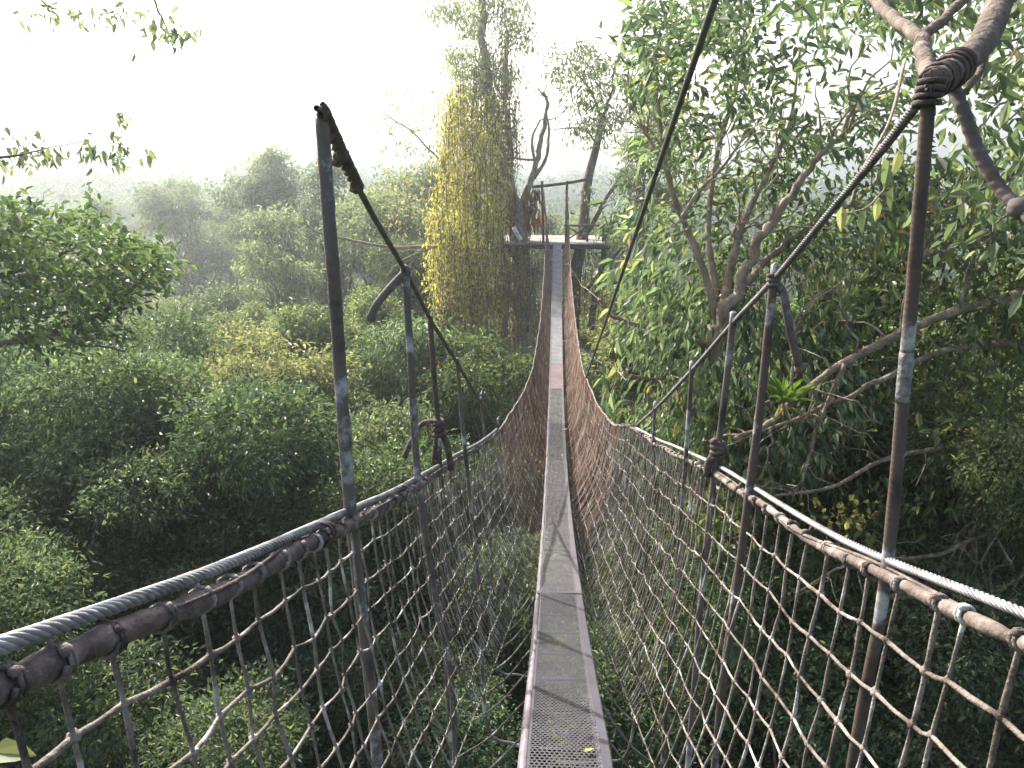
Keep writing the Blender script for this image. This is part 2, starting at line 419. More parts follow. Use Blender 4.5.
# walkway: panels laid on a ladder
spans = [(-.6, 4.25, 'near dark perforated walkway panel', (.050, .047, .058), True),
         (4.25, 9.75, 'paler slotted walkway panel', (.080, .075, .083), True),
         (9.75, 12.1, 'dark grey walkway panel', (.055, .052, .058), True),
         (12.1, 14.5, 'light grey walkway panel', (.12, .114, .118), True),
         (14.5, 16.3, 'reddish pink walkway panel', (.175, .130, .128), False),
         (16.3, 19.7, 'pale grey plank panel', (.19, .185, .19), False),
         (19.7, 21.4, 'darker blue grey plank panel', (.11, .112, .122), False),
         (21.4, 25.25, 'pale grey plank panel nearest the platform', (.165, .165, .175), False)]
for k, (s0, s1, lab, colr, grated) in enumerate(spans):
    mb = MB(); ss = np.linspace(s0 - .02, s1 + .02, 14); w = .135; wl = -.112
    zz = EYE - deck_drop(ss) + .004*(k % 2) + rng.uniform(0, .004) + .012*np.sin(np.linspace(0, math.pi, 14))*(k > 0)
    prof = [(wl, .0), (wl, .028), (wl+.004, .032), (w-.004, .032), (w, .028), (w, .0)]
    rows = np.array([[[BX + x, s, z + h] for x, h in prof] for s, z in zip(ss, zz)])
    V = rows.reshape(-1, 3); m_ = len(prof)
    F4 = [[i*m_+j, i*m_+j+1, (i+1)*m_+j+1, (i+1)*m_+j] for i in range(len(ss)-1) for j in range(m_-1)]
    mb.add(V, F4)
    if grated:
        mt = grate_mat('perforated plate ' + str(k), colr, hole_r=(.37 if k == 0 else .35), px=(.0145 if k == 0 else .0165), slot=(1.0 if k == 0 else 1.7), seed=k*3.1)
    else:
        mt = rough_mat('walkway plank ' + str(k), [(.3, tuple(np.array(colr)*.65)), (.55, colr), (.8, tuple(np.array(colr)*1.3))], 5, 8, .7, .4, 60)
    mb.build('walkway_panel', mt, bridge, smooth=False, label=lab)
    if grated and k == 0:
        # folded seam at the panel end
        mb = MB(); mb.box((BX, s1-.015, EYE-float(deck_drop(s1))+.037), .262, .02, .006)
        mb.build('panel_seam', M['cable_dark'], bridge.children[-1])
for sd in (-1, 1):
    mb = MB(); ss = np.linspace(-.6, 25.2, 90)
    mb.tube(np.stack([np.full_like(ss, BX + (-.124 if sd < 0 else .112)), ss, EYE-deck_drop(ss)-.012], -1), .017, 4)
    mb.build('ladder_rail', M['alu'], bridge)
for s in np.arange(-.4, 25.1, .36):
    mb = MB(); z = EYE - float(deck_drop(s)) - .016
    mb.tube([[BX-.122, s, z], [BX+.112, s, z]], .006, 6)
    mb.build('ladder_rung', M['cable_dark'], bridge)

# hand rails: thick sleeve plus twisted wire cable
def rail_radius(side, s):
    base = .0185 if side < 0 else .0112
    r = np.interp(s, [0, 2.2, 3.2, 6, 9, 26], [base, base, base*.82, .012, .010, .009])
    return r
RAILOBJ = {}
for sd in (-1, 1):
    mb = MB(); ss = np.concatenate([np.arange(-.5, 7, .025), np.arange(7, 25.3, .12)])
    p = rail(sd, ss)
    lump = .10*np.sin(ss*23+sd)*np.sin(ss*7.3) + .07*np.sin(ss*57) + .05*rng.normal(size=len(ss))
    p[:, 2] += .004*np.sin(ss*9.1+sd) ; p[:, 0] += .004*np.sin(ss*6.3)
    mb.tube(p, rail_radius(sd, ss)*(1+lump), 10)
    # a thin cord laid along the sleeve
    q = p + np.stack([np.cos(ss*5)*.9*rail_radius(sd, ss), 0*ss, np.sin(ss*5+.5)*.5*rail_radius(sd, ss) + rail_radius(sd, ss)*.75], -1)
    mb.tube(q[ss < 9], .004, 5)
    RAILOBJ[sd] = mb.build('hand_rail', M['pipe'] if sd < 0 else M['pipe_pale'], bridge, label='thick dark sleeve of the left hand rail' if sd < 0 else 'sun bleached sleeve of the right hand rail')
def twisted(mb, path, R, strands=6, pitch=.13, sides=5):
    path = np.asarray(path); seg = np.linalg.norm(np.diff(path, axis=0), axis=1); L = np.concatenate([[0], np.cumsum(seg)])
    m = int(L[-1]/(pitch/14)); l = np.linspace(0, L[-1], m)
    c = np.stack([np.interp(l, L, path[:, i]) for i in range(3)], -1)
    t = unit(np.gradient(c, axis=0)); a = unit(np.cross(t, [0, 0, 1.0])); b = np.cross(t, a)
    for k in range(strands):
        th = 2*math.pi*(l/pitch + k/strands)
        mb.tube(c + R*.62*(np.cos(th)[:, None]*a + np.sin(th)[:, None]*b), R*.42, sides, cap=False)
    mb.tube(c[::6], R*.45, 5)
CABS = {}
for sd in (-1, 1):
    end = 6.8 if sd < 0 else 5.7
    ss = np.linspace(-.5, end, 60); p = rail(sd, ss)
    lift = np.interp(ss, [-.5, .8, 2, 3.2, 4, end], [.046, .042, .036, .032, .026, .022]) if sd < 0 else np.interp(ss, [-.5, .8, 1.6, 2.6, 4, end], [.040, .034, .030, .034, .038, .012])
    p[:, 2] += lift; p[:, 0] += sd*.012
    mb = MB(); twisted(mb, p, .0115 if sd < 0 else .0078, pitch=.115 if sd < 0 else .085)
    CABS[sd] = mb.build('wire_cable', M['cable'], bridge)
# the slimmer wire that carries on under the sleeve to the far posts
# nets -------------------------------------------------------------
NK = 10
def net_nodes(side):
    ss = np.arange(-.35, 25.1, .118); ns = len(ss)
    ss = ss + rng.normal(size=ns)*.016
    P0 = rail(side, ss); P2 = deck_edge(side, ss)
    nodes = np.zeros((ns, NK+1, 3)); lean = rng.normal(size=ns)*.035
    lev = np.linspace(0, 1, NK+1)
    slow = np.cumsum(rng.normal(size=(ns, NK+1)), 0)*.0013
    slow = slow - np.linspace(0, 1, ns)[:, None]*slow[-1]
    for k, t in enumerate(lev):
        tt = np.full(ns, t)
        if 0 < k < NK:
            tt = np.clip(t + slow[:, k]*.8 + rng.normal(size=ns)*.0045, .02, .98)
        tt = tt[:, None]
        # the sides hang almost plumb and end on a border rope a little below the deck
        fb = np.interp(ss, [1.5, 3, 5, 8, 10, 25], [.70, .60, .45, .35, .38, .50])[:, None]
        low = np.interp(ss, [0, 5, 9, 25], [.27, .25, .10, .06])[:, None]
        fx = 1 - (1-fb)*(.35*tt + .65*tt**2.6)
        q = np.concatenate([BX + (P0[:, :1]-BX)*fx, P0[:, 1:2], P0[:, 2:]*(1-tt) + (P2[:, 2:]-low)*tt], 1)
        if 0 < k < NK:
            q = q + rng.normal(size=(ns, 3))*[.0035, .004, .003] + np.array([0, 1, 0])*lean[:, None]*t*(1-t)
        nodes[:, k] = q
    return ss, nodes
knot_n = 0
for sd in (-1, 1):
    ss, nd = net_nodes(sd)
    ns = len(ss)
    near = [i for i in range(ns) if ss[i] < 6.6]
    far = [i for i in range(ns) if ss[i] >= 6.6]
    mb = MB()
    for i in far:
        pv = np.interp(ss[i], [6.6, 9, 13], [.0, .45, 1.0])
        mb.tube(nd[i], np.interp(ss[i], [6, 25], [.0046, .0052]), 4, cap=False)
        if rng.uniform() < pv: mb.tube((nd[i] + nd[min(i+1, ns-1)])/2 + [0, .01, 0], .0034, 3, cap=False)
        if i % 2 == 0: mb.blob(nd[i, 0], .013)
        # extra twine criss-crossing, as the far sides read denser
        if i+2 < ns and rng.uniform() < pv:
            j = rng.integers(0, 2)
            mb.tube([nd[i, k] if (k+j) % 2 else nd[i+1, k] for k in range(NK+1)], .0036, 3, cap=False)
    mt_ = MB()
    for i in range(ns-1):
        if 3.0 < ss[i] < 9:
            q = (nd[i]*.5 + nd[i+1]*.5); q[1:-1] += rng.normal(size=(NK-1, 3))*.003
            mt_.tube(q, .0025, 4, cap=False)
    net = mb.build('side_net', M['rope_red'], bridge, label='left hand side net of the bridge' if sd < 0 else 'right hand side net of the bridge')
    net['kind'] = 'stuff'
    mt_.build('fine_twine', M['rope'], net, kind='stuff')
    EDGE = deck_edge(sd, ss)
    for i in range(1, ns, 3):
        mb = MB(); mb.tube(spline([nd[i, NK], nd[i, NK]*.5 + EDGE[i]*.5 + [0, 0, -.03], EDGE[i]], 8), .0042, 5)
        mb.build('deck_tie', M['rope'], net)
    for k in range(1, NK+1):
        mb = MB()
        line = nd[:, k].copy()
        pts = []
        for i in range(ns-1):
            a, b = line[i], line[i+1]
            pts.append(a)
            if ss[i] < 7:
                mid = (a+b)/2; mid[2] -= .0015 + abs(rng.normal())*.002; pts.append(mid)
        pts = np.array(pts + [line[-1]])
        sc_ = pts[:, 1]
        r = np.interp(sc_, [0, 1.2, 2.6, 8, 25], [.0050, .0042, .0030, .0024, .0024])*(1 + .15*rng.normal(size=len(pts)).clip(-1.5, 1.5))
        mb.tube(pts, r, 6)
        for i in near:
            mb.blob(line[i], rng.uniform(.0065, .0100)*np.array([1, 1.25, 1]))
        for i in far[:60]:
            mb.blob(line[i], .0070)
        mb.build('cross_strand', M['rope'], net)
    for i in near:
        mb = MB()
        sm = spline(nd[i], NK*4)
        mb.tube(sm, (.0040 if i % 2 else .0032)*np.interp(ss[i], [1, 3, 7], [1.05, 1.0, 1.1])*(1 + .12*rng.normal(size=len(sm)).clip(-1.5, 1.5)), 6)
        # lashing round the hand rail: two turns and a stub
        rr = float(rail_radius(sd, ss[i]))
        c = nd[i, 0]; ax = unit(rail(sd, ss[i]+.05) - rail(sd, ss[i]-.05))
        mb.ring(c, ax, rr*1.12, .0038, 10, 5, turns=2.1, pitch=.010)
        mb.blob(c + np.array([-sd*rr*.75, 0, rr*.95]), rng.uniform(.006, .010))
        if rng.uniform() < .3:
            mb.tube([c + [0, 0, rr], c + [sd*.012, .01, rr+.016]], [.005, .003], 5)
        mb.build('vertical_rope', M['rope'], net)
# pale tape and shackles on the left rail
c = rail(-1, 2.92); ax = unit(rail(-1, 3.0)-rail(-1, 2.9))
mb = MB(); mb.ring(c+[0, 0, .012], ax, .030, .006, 12, 5, turns=1.5, pitch=.02); mb.tube([c+[.032, 0, .01], c+[.045, .02, -.06], c+[.05, .03, -.10]], .006, 6)
mb.build('tie_wrap', M['tape'], bridge, label='pale tape tie round the left rail')
c = rail(-1, 1.86); mb = MB(); mb.ring(c+[0, 0, .01], ax, .030, .005, 12, 5, turns=2, pitch=.02)
mb.build('tie_wrap', M['rope_dark'], bridge)

for (px, py, s_, lab) in ((583, 756, 1.98, 'small yellow fallen leaf lying on the dark near walkway panel'), (562, 421, 11.6, 'pale fallen leaf lying far along the walkway')):
    u_ = (px-512)/F; z_ = EYE - float(deck_drop(s_)) + .040; p_ = PS(px, py, s_); p_[2] = z_
    mb = MB(); mb.add(*leaf_arrays(np.array([p_, p_]), np.array([[1, .3, .05], [1, .3, .05]]), np.array([[0, .2, 1.], [0, .2, 1.]]), np.array([.035, .02])*(1 if s_ < 5 else 3), .5, .2, -.1))
    single(mb, 'fallen_leaf', M['leaf_flower'] if s_ < 5 else M['leaf_pink'], lab, 'leaf', smooth=False)

# suspension cables and hanger rods ----------------------------------
susL = [PS(321, 108, 2.14), PS(341, 152, 2.30), PS(357, 186, 2.48), PS(381, 230, 2.85), PS(405, 271, 3.26), PS(430, 319, 4.0), PS(457, 363, 4.8), PS(481, 403, 6.1), PS(498, 427, 7.2)]
susR = [PS(931, 86, 1.33), PS(880, 152, 1.60), PS(835, 206, 1.88), PS(775, 278, 2.3), PS(733, 323, 2.8), PS(692, 370, 3.4), PS(655, 409, 4.6), PS(637, 425, 5.7)]
mb = MB(); twisted(mb, spline(susL[1:], 60), .0105, pitch=.09)
sl = mb.build('suspension_cable', M['cable_dark'], bridge, label='thin left suspension cable')
mb = MB(); twisted(mb, spline(susL[:3], 30), .020, strands=4, pitch=.14, sides=6)
mb.blob(susL[2], .027); mb.blob(susL[1]+[.0, .0, -.012], .026)
mb.tube([susL[1], susL[1]+[-.01, 0, -.03], susL[1]+[-.045, .02, -.02]], [.012, .014, .010], 6)
mb.build('rope_splice', M['rope_dark'], sl)
mb = MB(); twisted(mb, spline(susR, 70), .0088, pitch=.07)
sr = mb.build('suspension_cable', M['cable_dark'], bridge, label='right suspension cable rising to the tree fork')
for q in (susL[-1], susL[-2]):
    mb = MB(); mb.tube([q, q+[.0, .04, .05], q+[.01, .05, .09]], .009, 6); mb.blob(q+[0, .04, .06], .016)
    mb.build('clamp', M['tape'], sl)
for q in susR[3:]:
    mb = MB(); mb.box(q+[0, 0, .012], .022, .028, .05); mb.blob(q+[0, .012, .03], .014); mb.tube([q+[0, .02, 0], q+[.012, .03, .035]], .005, 5)
    mb.build('clamp', M['tape'], sr)

def sling_end(p, sd, s):
    """the rod dives below the deck and turns under it"""
    zb = EYE - float(deck_drop(s)) - 1.3
    out = [p]
    if p[2] > zb + .25:
        out.append(np.array([p[0]*.93 + BX*.07, p[1], zb + .16]))
    out.append(np.array([BX + (p[0]-BX)*.55, s, zb - .02])); out.append(np.array([BX, s, zb - .05]))
    return out
rods = [(-1, 2.17, [(322, 118), (329, 220), (336, 310), (350, 505), (374, 722)], .0182, 'sheath'),
        (-1, 3.26, [(405, 266), (410, 350), (418, 480), (436, 600), (452, 690)], .0150, 'sheath'),
        (-1, 4.0, [(430, 316), (435, 390), (440, 440), (440, 470)], .0140, 'sheath_brown'),
        (-1, 4.8, [(457, 358), (463, 430), (471, 510), (480, 600)], .0130, 'sheath'),
        (-1, 6.1, [(481, 398), (485, 440), (490, 520)], .0110, 'sheath'),
        (1, 1.35, [(930, 82), (921, 190), (908, 340), (884, 590), (850, 778)], .0112, 'sheath_brown'),
        (1, 2.3, [(774, 276), (761, 400), (748, 500), (735, 600), (722, 690)], .0125, 'sheath_brown'),
        (1, 2.8, [(733, 320), (723, 410), (715, 470), (702, 590)], .0120, 'sheath'),
        (1, 3.4, [(692, 367), (687, 440), (681, 520), (674, 600)], .0100, 'sheath_brown'),
        (1, 4.6, [(655, 406), (653, 440), (648, 520)], .0085, 'sheath')]
RODS = []
for sd, s, px, r, mt in rods:
    pts = [PS(x, y, s) for x, y in px]
    pts = pts[:-1] + sling_end(pts[-1], sd, s)
    mb = MB(); c = spline(pts, 70)
    mb.tube(c, r*(1 + .03*np.sin(np.arange(len(c))*1.7)), 10)
    ro = mb.build('hanger_rod', M[mt], bridge)
    RODS.append((sd, s, pts, r, ro))
def on_rod(k, y):
    sd, s, px, r, mt = rods[k]; a = np.array(px, float)
    return PS(np.interp(y, a[:, 1], a[:, 0]), y, s)
def knot(mb, c, R, r, axis=(0, 0, 1), turns=3.2, pitch=.03):
    mb.ring(c, axis, R, r, 12, 6, turns=turns, pitch=pitch)
    mb.ring(np.asarray(c)+[0, 0, pitch], np.asarray(axis)+[.5, .3, 0], R*.95, r, 12, 6, turns=1.6, pitch=pitch*.6)
# heavy knots and rope tails
mb = MB(); c = on_rod(2, 428); knot(mb, c, .022, .014)
mb.tube(spline([c+[0, 0, .04], PS(422, 424, 4.0), PS(411, 441, 3.9), PS(404, 458, 3.85)], 16), .014, 8)
mb.tube(spline([c+[0.01, 0, -.02], PS(447, 445, 4.0), PS(451, 470, 4.0)], 10), [.017]*11 if False else .018, 8)
mb.tube(spline([c, PS(436, 445, 4.0), PS(434, 464, 4.0)], 10), .016, 8)
mb.build('rope_knot', M['rope_dark'], RODS[2][4], label='big knotted rope above the left rail')
mb = MB(); c = on_rod(7, 450); knot(mb, c, .020, .011, turns=3.4, pitch=.022)
mb.tube(spline([c, PS(709, 462, 2.8), PS(707, 476, 2.8)], 10), .015, 8)
mb.tube(spline([c, PS(720, 462, 2.8), PS(724, 474, 2.8)], 10), .012, 8)
mb.build('rope_knot', M['rope_dark'], RODS[7][4], label='knotted rope above the right rail')
mb = MB(); mb.tube(spline([on_rod(1, 272), PS(390, 288, 3.24), PS(377, 304, 3.2), PS(370, 318, 3.2)], 14), [.017]*13 if False else .017, 8); mb.blob(PS(371, 318, 3.2), .020); mb.blob(on_rod(1, 270), .024)
mb.build('rope_tail', M['sheath'], RODS[1][4], label='stiff rope tail hooked off to the left')
mb = MB(); mb.tube(spline([on_rod(6, 280), PS(783, 294, 2.3), PS(790, 330, 2.3), PS(799, 366, 2.3)], 16), .0125, 8); mb.blob(PS(801, 368, 2.3), .022); mb.ring(on_rod(6, 279), (0, 0, 1), .016, .006, 10, 5, turns=3, pitch=.014)
mb.build('rope_tail', M['sheath'], RODS[6][4], label='stiff rope tail hooked off to the right')
# wrapped joints and pale tape bands on the rods
mb = MB(); c = on_rod(5, 92); mb.ring(c, (.1, 0, 1), .018, .005, 12, 6, turns=4, pitch=.011); mb.build('rope_knot', M['rope_dark'], RODS[5][4])
for k, y0, y1 in ((0, 415, 448), (1, 398, 436), (5, 352, 402)):
    mb = MB(); cc = np.array([on_rod(k, y) for y in np.linspace(y0, y1, 8)])
    mb.tube(cc, RODS[k][3]*1.06*(1+.04*rng.normal(size=8)), 10); mb.build('tape_band', M['tape'], RODS[k][4])
# the bridge end posts and cross beam at the platform
for x0, x1 in ((542, 543.5), (567, 566)):
    mb = MB(); mb.tube([PS(x0, 181, 25.4), PS(x1, 246, 25.35)], .038, 8); mb.build('end_post', M['wood_dark'], bridge)
mb = MB(); mb.tube(spline([PS(532, 187, 25.45), PS(552, 185, 25.45), PS(574, 182, 25.45), PS(588, 179, 25.5)], 12), .045, 8)
mb.build('end_beam', M['bark'], bridge)
mb = MB()
for sd, x in ((-1, 543), (1, 566)):
    a = rail(sd, 25.2); b = PS(x, 190, 25.4); mb.tube(spline([a, (a*.6+b*.4)+[0, -.3, -.1], b], 8), .03, 6)
    for q in np.linspace(.15, .9, 7):
        mb.tube([rail(sd, 23.2+2*q), a*(1-q)+b*q], .010, 4)
mb.build('end_lashing', M['rope_red'], bridge)

# guy cable from overhead to the right rail
mb = MB(); g0 = rail(1, 11.4); g1 = PS(715, 0, 2.55); g2 = g1 + (g1-P(640, 236, 5.2))*.5
mb.tube([g0, g0*.5+g1*.5+[0, 0, -.02], g1, g2], .0125, 8)
mb.build('stay_cable', M['cable_dark'], bridge, label='long dark stay cable slanting up overhead')

# ------------------------------------------------------------------ far platform
pl = thing('tree_platform', PS(556, 244, 25.3), 'pale wooden platform round the trunks at the far end of the bridge', 'platform')
def platform_slab(x0, x1, s0, s1, z, name, mat, n):
    mb = MB()
    for i in range(n):
        a = s0 + (s1-s0)*i/n; b = s0 + (s1-s0)*(i+1)/n - .012
        mb.box(((x0+x1)/2 + rng.uniform(-.04, .04), (a+b)/2, z + rng.uniform(-.006, .006)), x1-x0, b-a, .05)
    return mb.build(name, mat, pl, smooth=False)
ZP = EYE - float(deck_drop(25.3)) + .03
platform_slab(-1.75, 1.55, 25.3, 28.4, ZP, 'plank_floor', M['wood'], 14)
for s in (25.4, 27, 28.3):
    mb = MB(); mb.tube([[-1.9, s, ZP-.10], [1.7, s, ZP-.10]], .065, 8); mb.build('floor_beam', M['wood_dark'], pl)
for x, s in ((-.95, 25.5), (1.3, 25.5)):
    mb = MB(); mb.tube([[x*1.6, s, ZP-.1], [x*.75, s+.5, ZP-1.6]], .06, 8); mb.build('brace', M['wood_dark'], pl)
rl = thing('platform_railing', [0.4, 25.9, ZP+.025], 'low dark timber railing with cross brace on the right of the platform', 'railing')
for x, h in ((.32, .5), (1.0, .55), (1.5, .45)):
    mb = MB(); mb.box((x, 25.9, ZP+.025+h/2), .07, .07, h); mb.build('post', M['wood_dark'], rl, smooth=False)
mb = MB(); mb.box((.9, 25.9, ZP+.53), 1.3, .08, .06); mb.build('top_rail', M['wood_dark'], rl, smooth=False)
mb = MB(); mb.tube([[.36, 25.93, ZP+.08], [.98, 25.93, ZP+.5]], .025, 6); mb.build('brace', M['wood_dark'], rl); mb = MB(); mb.tube([[.36, 25.96, ZP+.5], [.98, 25.96, ZP+.1]], .025, 6); mb.build('brace', M['wood_dark'], rl)
# ------------------------------------------------------------------ vegetation
def at_ground(p): return np.array([p[0], p[1], float(ground_z(p[0], p[1]))])
def region(n, poly_fn, d0, d1, px0, px1, py0, py1):
    """points scattered through a slab of air seen between pixels and depths"""
    out = []
    while len(out) < n:
        x = rng.uniform(px0, px1); y = rng.uniform(py0, py1)
        if poly_fn(x, y): out.append(P(x, y, rng.uniform(d0, d1) if np.isscalar(d0) else rng.uniform(*d0[0](x, y))))
    return np.array(out)
def limb(mb, px, d, r0, r1, sides=7, dz=None):
    """a limb through pixels (x,y[,depth])"""
    pts = []
    for i, q in enumerate(px):
        dd = q[2] if len(q) > 2 else (d if np.isscalar(d) else np.interp(i/(len(px)-1), [0, 1], d))
        pts.append(P(q[0], q[1], dd))
    c = spline(pts, 8*len(pts)); k = len(c)
    c = c + np.convolve(rng.normal(size=k), np.ones(3)/3, 'same')[:, None]*rng.normal(size=3)*r0*.25
    mb.tube(c, np.linspace(r0, r1, k)*(1+.07*rng.normal(size=k).clip(-1.5, 1.5)), sides)
    return c
def twigs(mb, c, n, L, r, rad=4):
    for _ in range(n):
        i = rng.integers(len(c)//4, len(c)); a = c[i]
        t = unit(c[min(i+1, len(c)-1)] - c[max(i-1, 0)])
        b = a + unit(t*.7 + rnd_dir(1)[0]*.8 + [0, 0, .25])*L*rng.uniform(.5, 1.2)
        branch(mb, a, b, r, r*.25, .05, .10, 7, 5)

# ---- big tree right of the bridge -----------------------------------
base = at_ground(P(716, 520, 10.2))
t = thing('forest_tree', base, 'large tree right of the bridge with fanned bare limbs and drooping glossy leaves', 'tree')
mb = MB()
st = [base + [0, 0, -.5], base*.5 + P(716, 520, 10.2)*.5 + [.3, 0, 0], P(712, 470, 10.1), P(716, 390, 10), P(720, 325, 9.9)]
c = spline(st, 40); mb.tube(c, np.linspace(.30, .15, len(c)), 10)
for px, d, r0, r1 in [
    ([(720, 330), (700, 262), (682, 217), (669, 182), (660, 122), (655, 50)], (9.9, 9.0), .055, .018),
    ([(721, 330), (736, 285), (757, 240), (790, 198), (822, 155), (856, 112)], (9.8, 9.2), .085, .022),
    ([(720, 322), (732, 262), (744, 220), (770, 168), (790, 122), (800, 50)], (9.9, 10.4), .06, .016),
    ([(716, 300), (708, 230), (718, 152), (738, 80), (745, 20)], (10, 10.8), .05, .014),
    ([(722, 318), (760, 268), (800, 232), (850, 205), (892, 170)], (9.8, 10.6), .06, .016),
    ([(682, 217), (700, 190), (722, 168), (742, 140)], (9.3, 9.0), .03, .010),
    ([(660, 160), (640, 120), (628, 90)], (9.1, 9.2), .024, .010),
    ([(720, 350), (660, 330), (620, 320), (598, 300)], (9.9, 9.4), .045, .014),
    ([(716, 380), (660, 380), (615, 372)], (10, 9.5), .04, .012)]:
    c = limb(mb, px, d, r0, r1); twigs(mb, c, 12, 1.0, max(.008, r0*.22))
TRB = mb
xl_y = [-30, 0, 60, 120, 170, 210, 245, 280, 320, 420, 460]; xl_x = [655, 645, 622, 632, 638, 640, 655, 628, 622, 630, 650]
def right_region(x, y):
    e = np.interp(y, xl_y, xl_x) + 10*math.sin(y*.11) + 7*math.sin(y*.29)
    if x < e: return False
    if 655 < x < 705 and 255 < y < 300 and rng.uniform() < .45: return False
    if y < 180 and x > 740 and rng.uniform() < .5: return False
    if math.sin(x*.058+y*.021)*math.sin(y*.047-x*.017+1) > .35: return False
    return True
def heart(x, y):
    k = math.exp(-(((x-752)/85)**4 + ((y-235)/105)**4))
    return (8.3 + 2.0*k, 11.3 + .9*k)
cen = region(470, right_region, [heart], 0, 575, 930, -40, 250)
cen2 = region(620, right_region, [heart], 0, 575, 860, 240, 470)
cen = np.concatenate([cen, cen2])
cw = np.array([yawed(0, 1, 0)[0], yawed(0, 1, 0)[1]]); dep = cen[:, 0]*cw[0] + cen[:, 1]*cw[1]
out = unit(cen - P(735, 260, 10.2)) + [0, 0, -.2]
lb = MB(); lb.add(*sprays(cen, out, 14, .30, .155, hang=.65, upn=.55, width=.36, flat=.8, droop=.22))
lb.build('crown', M['leaf_right'], t, smooth=False)
tb = TRB
for q in cen[rng.choice(len(cen), 240, replace=False)]:
    branch(tb, q + rnd_dir(1)[0]*.5, q, .008, .003, .05, .1, 5, 4)
tb.build('trunk', M['bark_light'], t)

# ---- lower right tree with long pale limbs ---------------------------
base = at_ground(P(1120, 560, 8.6)); M['bark_mid'] = rough_mat('mid brown bark', [(.3, (.07, .052, .04)), (.48, (.18, .13, .10)), (.60, (.29, .22, .17)), (.75, (.40, .33, .27))], 7, 9, .9, 1.0, 50, dist=.03)
t = thing('forest_tree', base, 'lower right tree reaching pale brown limbs to the left across dark foliage', 'tree')
mb = MB()
c = spline([base+[0, 0, -.5], base*.5+P(1110, 480, 8.6)*.5, P(1110, 480, 8.6), P(1095, 320, 8.4), P(1070, 180, 8.2)], 30); mb.tube(c, np.linspace(.26, .10, len(c)), 10)
for px, d, r0, r1 in [
    ([(1100, 262), (1030, 290), (960, 310), (900, 335), (845, 362), (800, 395), (768, 424), (735, 438)], (8.4, 7.8), .075, .026),
    ([(1100, 330), (1024, 342), (950, 350), (880, 380), (818, 410), (752, 436)], (8.5, 8.0), .052, .018),
    ([(1100, 420), (1000, 440), (890, 458), (835, 486), (775, 496)], (8.6, 7.9), .045, .014),
    ([(790, 402), (795, 340), (798, 316), (826, 290)], (8.0, 7.9), .022, .008),
    ([(797, 330), (786, 305), (780, 296)], (7.9, 7.9), .016, .007),
    ([(900, 335), (905, 300), (916, 262), (940, 236)], (8.1, 7.9), .026, .008),
    ([(845, 364), (820, 420), (806, 470), (800, 500)], (8.0, 8.2), .03, .012),
    ([(1090, 520), (1000, 530), (930, 556), (860, 560), (800, 590)], (8.6, 7.6), .035, .012),
    ([(960, 310), (972, 260), (985, 225)], (8.2, 8.0), .024, .008)]:
    c = limb(mb, px, d, r0*.85, r1*.85); twigs(mb, c, 11, .75, max(.007, r0*.2))
mb.build('trunk', M['bark_mid'], t)
def lowright(x, y):
    return x > np.interp(y, [190, 260, 330, 420, 520], [900, 850, 800, 700, 700]) + 14*math.sin(y*.09)
LIMBS = [[(1030, 290), (960, 310), (900, 335), (845, 362), (800, 395), (768, 424), (735, 438)], [(1024, 342), (950, 350), (880, 380), (818, 410), (752, 436)], [(1000, 440), (890, 458), (835, 486), (775, 496)]]
LP = np.concatenate([np.stack([np.interp(np.linspace(0, 1, 40), np.linspace(0, 1, len(l)), [q[i] for q in l]) for i in (0, 1)], -1) for l in LIMBS])
def behind(x, y):
    dd = np.min(np.hypot(LP[:, 0]-x, LP[:, 1]-y))
    return (8.9, 10.9) if dd < 34 and x < 930 else (8.0, 10.6)
cen = region(900, lowright, [behind], 0, 700, 1075, 170, 540)
out = rnd_dir(len(cen))*.6 + [0, -.4, -.1]
lb = MB(); lb.add(*sprays(cen, out, 16, .30, .130, hang=.5, upn=.6, width=.38, flat=.8, droop=.2))
lb.build('crown', M['leaf_broad'], t, smooth=False)

# ---- overhanging tree at the upper right, its fork carries the cable ---
base = at_ground(np.array([3.2, 1.9, 0])); t = thing('overhanging_tree', base, 'close tree leaning in at the upper right corner, rope lashed round its thick fork', 'tree')
mb = MB()
fk = PS(931, 84, 1.36)
hi = P(1010, -28, 2.0); hi2 = P(1075, -120, 2.5)
c = spline([base+[0, 0, -.4], base + [0, 0, 12], base + [-.3, .2, 22], np.array([2.3, 2.1, EYE+1.9]), hi2, hi], 48); mb.tube(c, np.linspace(.24, .060, len(c)), 10)
c = spline([hi, P(985, 38, 1.75), P(955, 68, 1.55), fk + [0.004, .0, .004]], 24); mb.tube(c, np.linspace(.034, .019, len(c))*(1+.08*rng.normal(size=len(c))), 10)
for px, d, r0, r1 in [
    ([(930, 78, 1.42), (924, 55, 1.55), (918, 38, 1.7), (885, 10, 2.1), (850, -25, 2.6)], 0, .017, .014),
    ([(919, 40, 1.68), (945, 18, 1.85), (965, -2, 2.0), (985, -30, 2.2)], 0, .012, .012),
    ([(965, 92, 1.7), (980, 70, 1.8), (988, 42, 1.95), (1000, 0, 2.2)], 0, .008, .010)]:
    limb(mb, px, 0, r0, r1, 8)
TRB = mb
mb = MB()
cc = spline([P(985, 38, 1.72), P(955, 68, 1.53), fk], 24)
for i in range(11, 24, 2):
    ax = cc[min(i+1, len(cc)-1)]-cc[i-1]
    mb.ring(cc[min(i, len(cc)-1)], ax, [.030, .024][i > 16]+rng.uniform(-.003, .003), .0036, 14, 6, turns=1.8, pitch=.012)
mb.build('rope_lashing', M['rope_dark'], t)
cen = region(80, lambda x, y: x > np.interp(y, [-60, 20, 80, 160, 260], [960, 985, 965, 955, 985]), 4.2, 6.4, 930, 1100, -60, 260)
cenb = region(40, lambda x, y: True, 4.5, 7.5, 760, 1000, -70, 35)
cen = np.concatenate([cen, cenb])
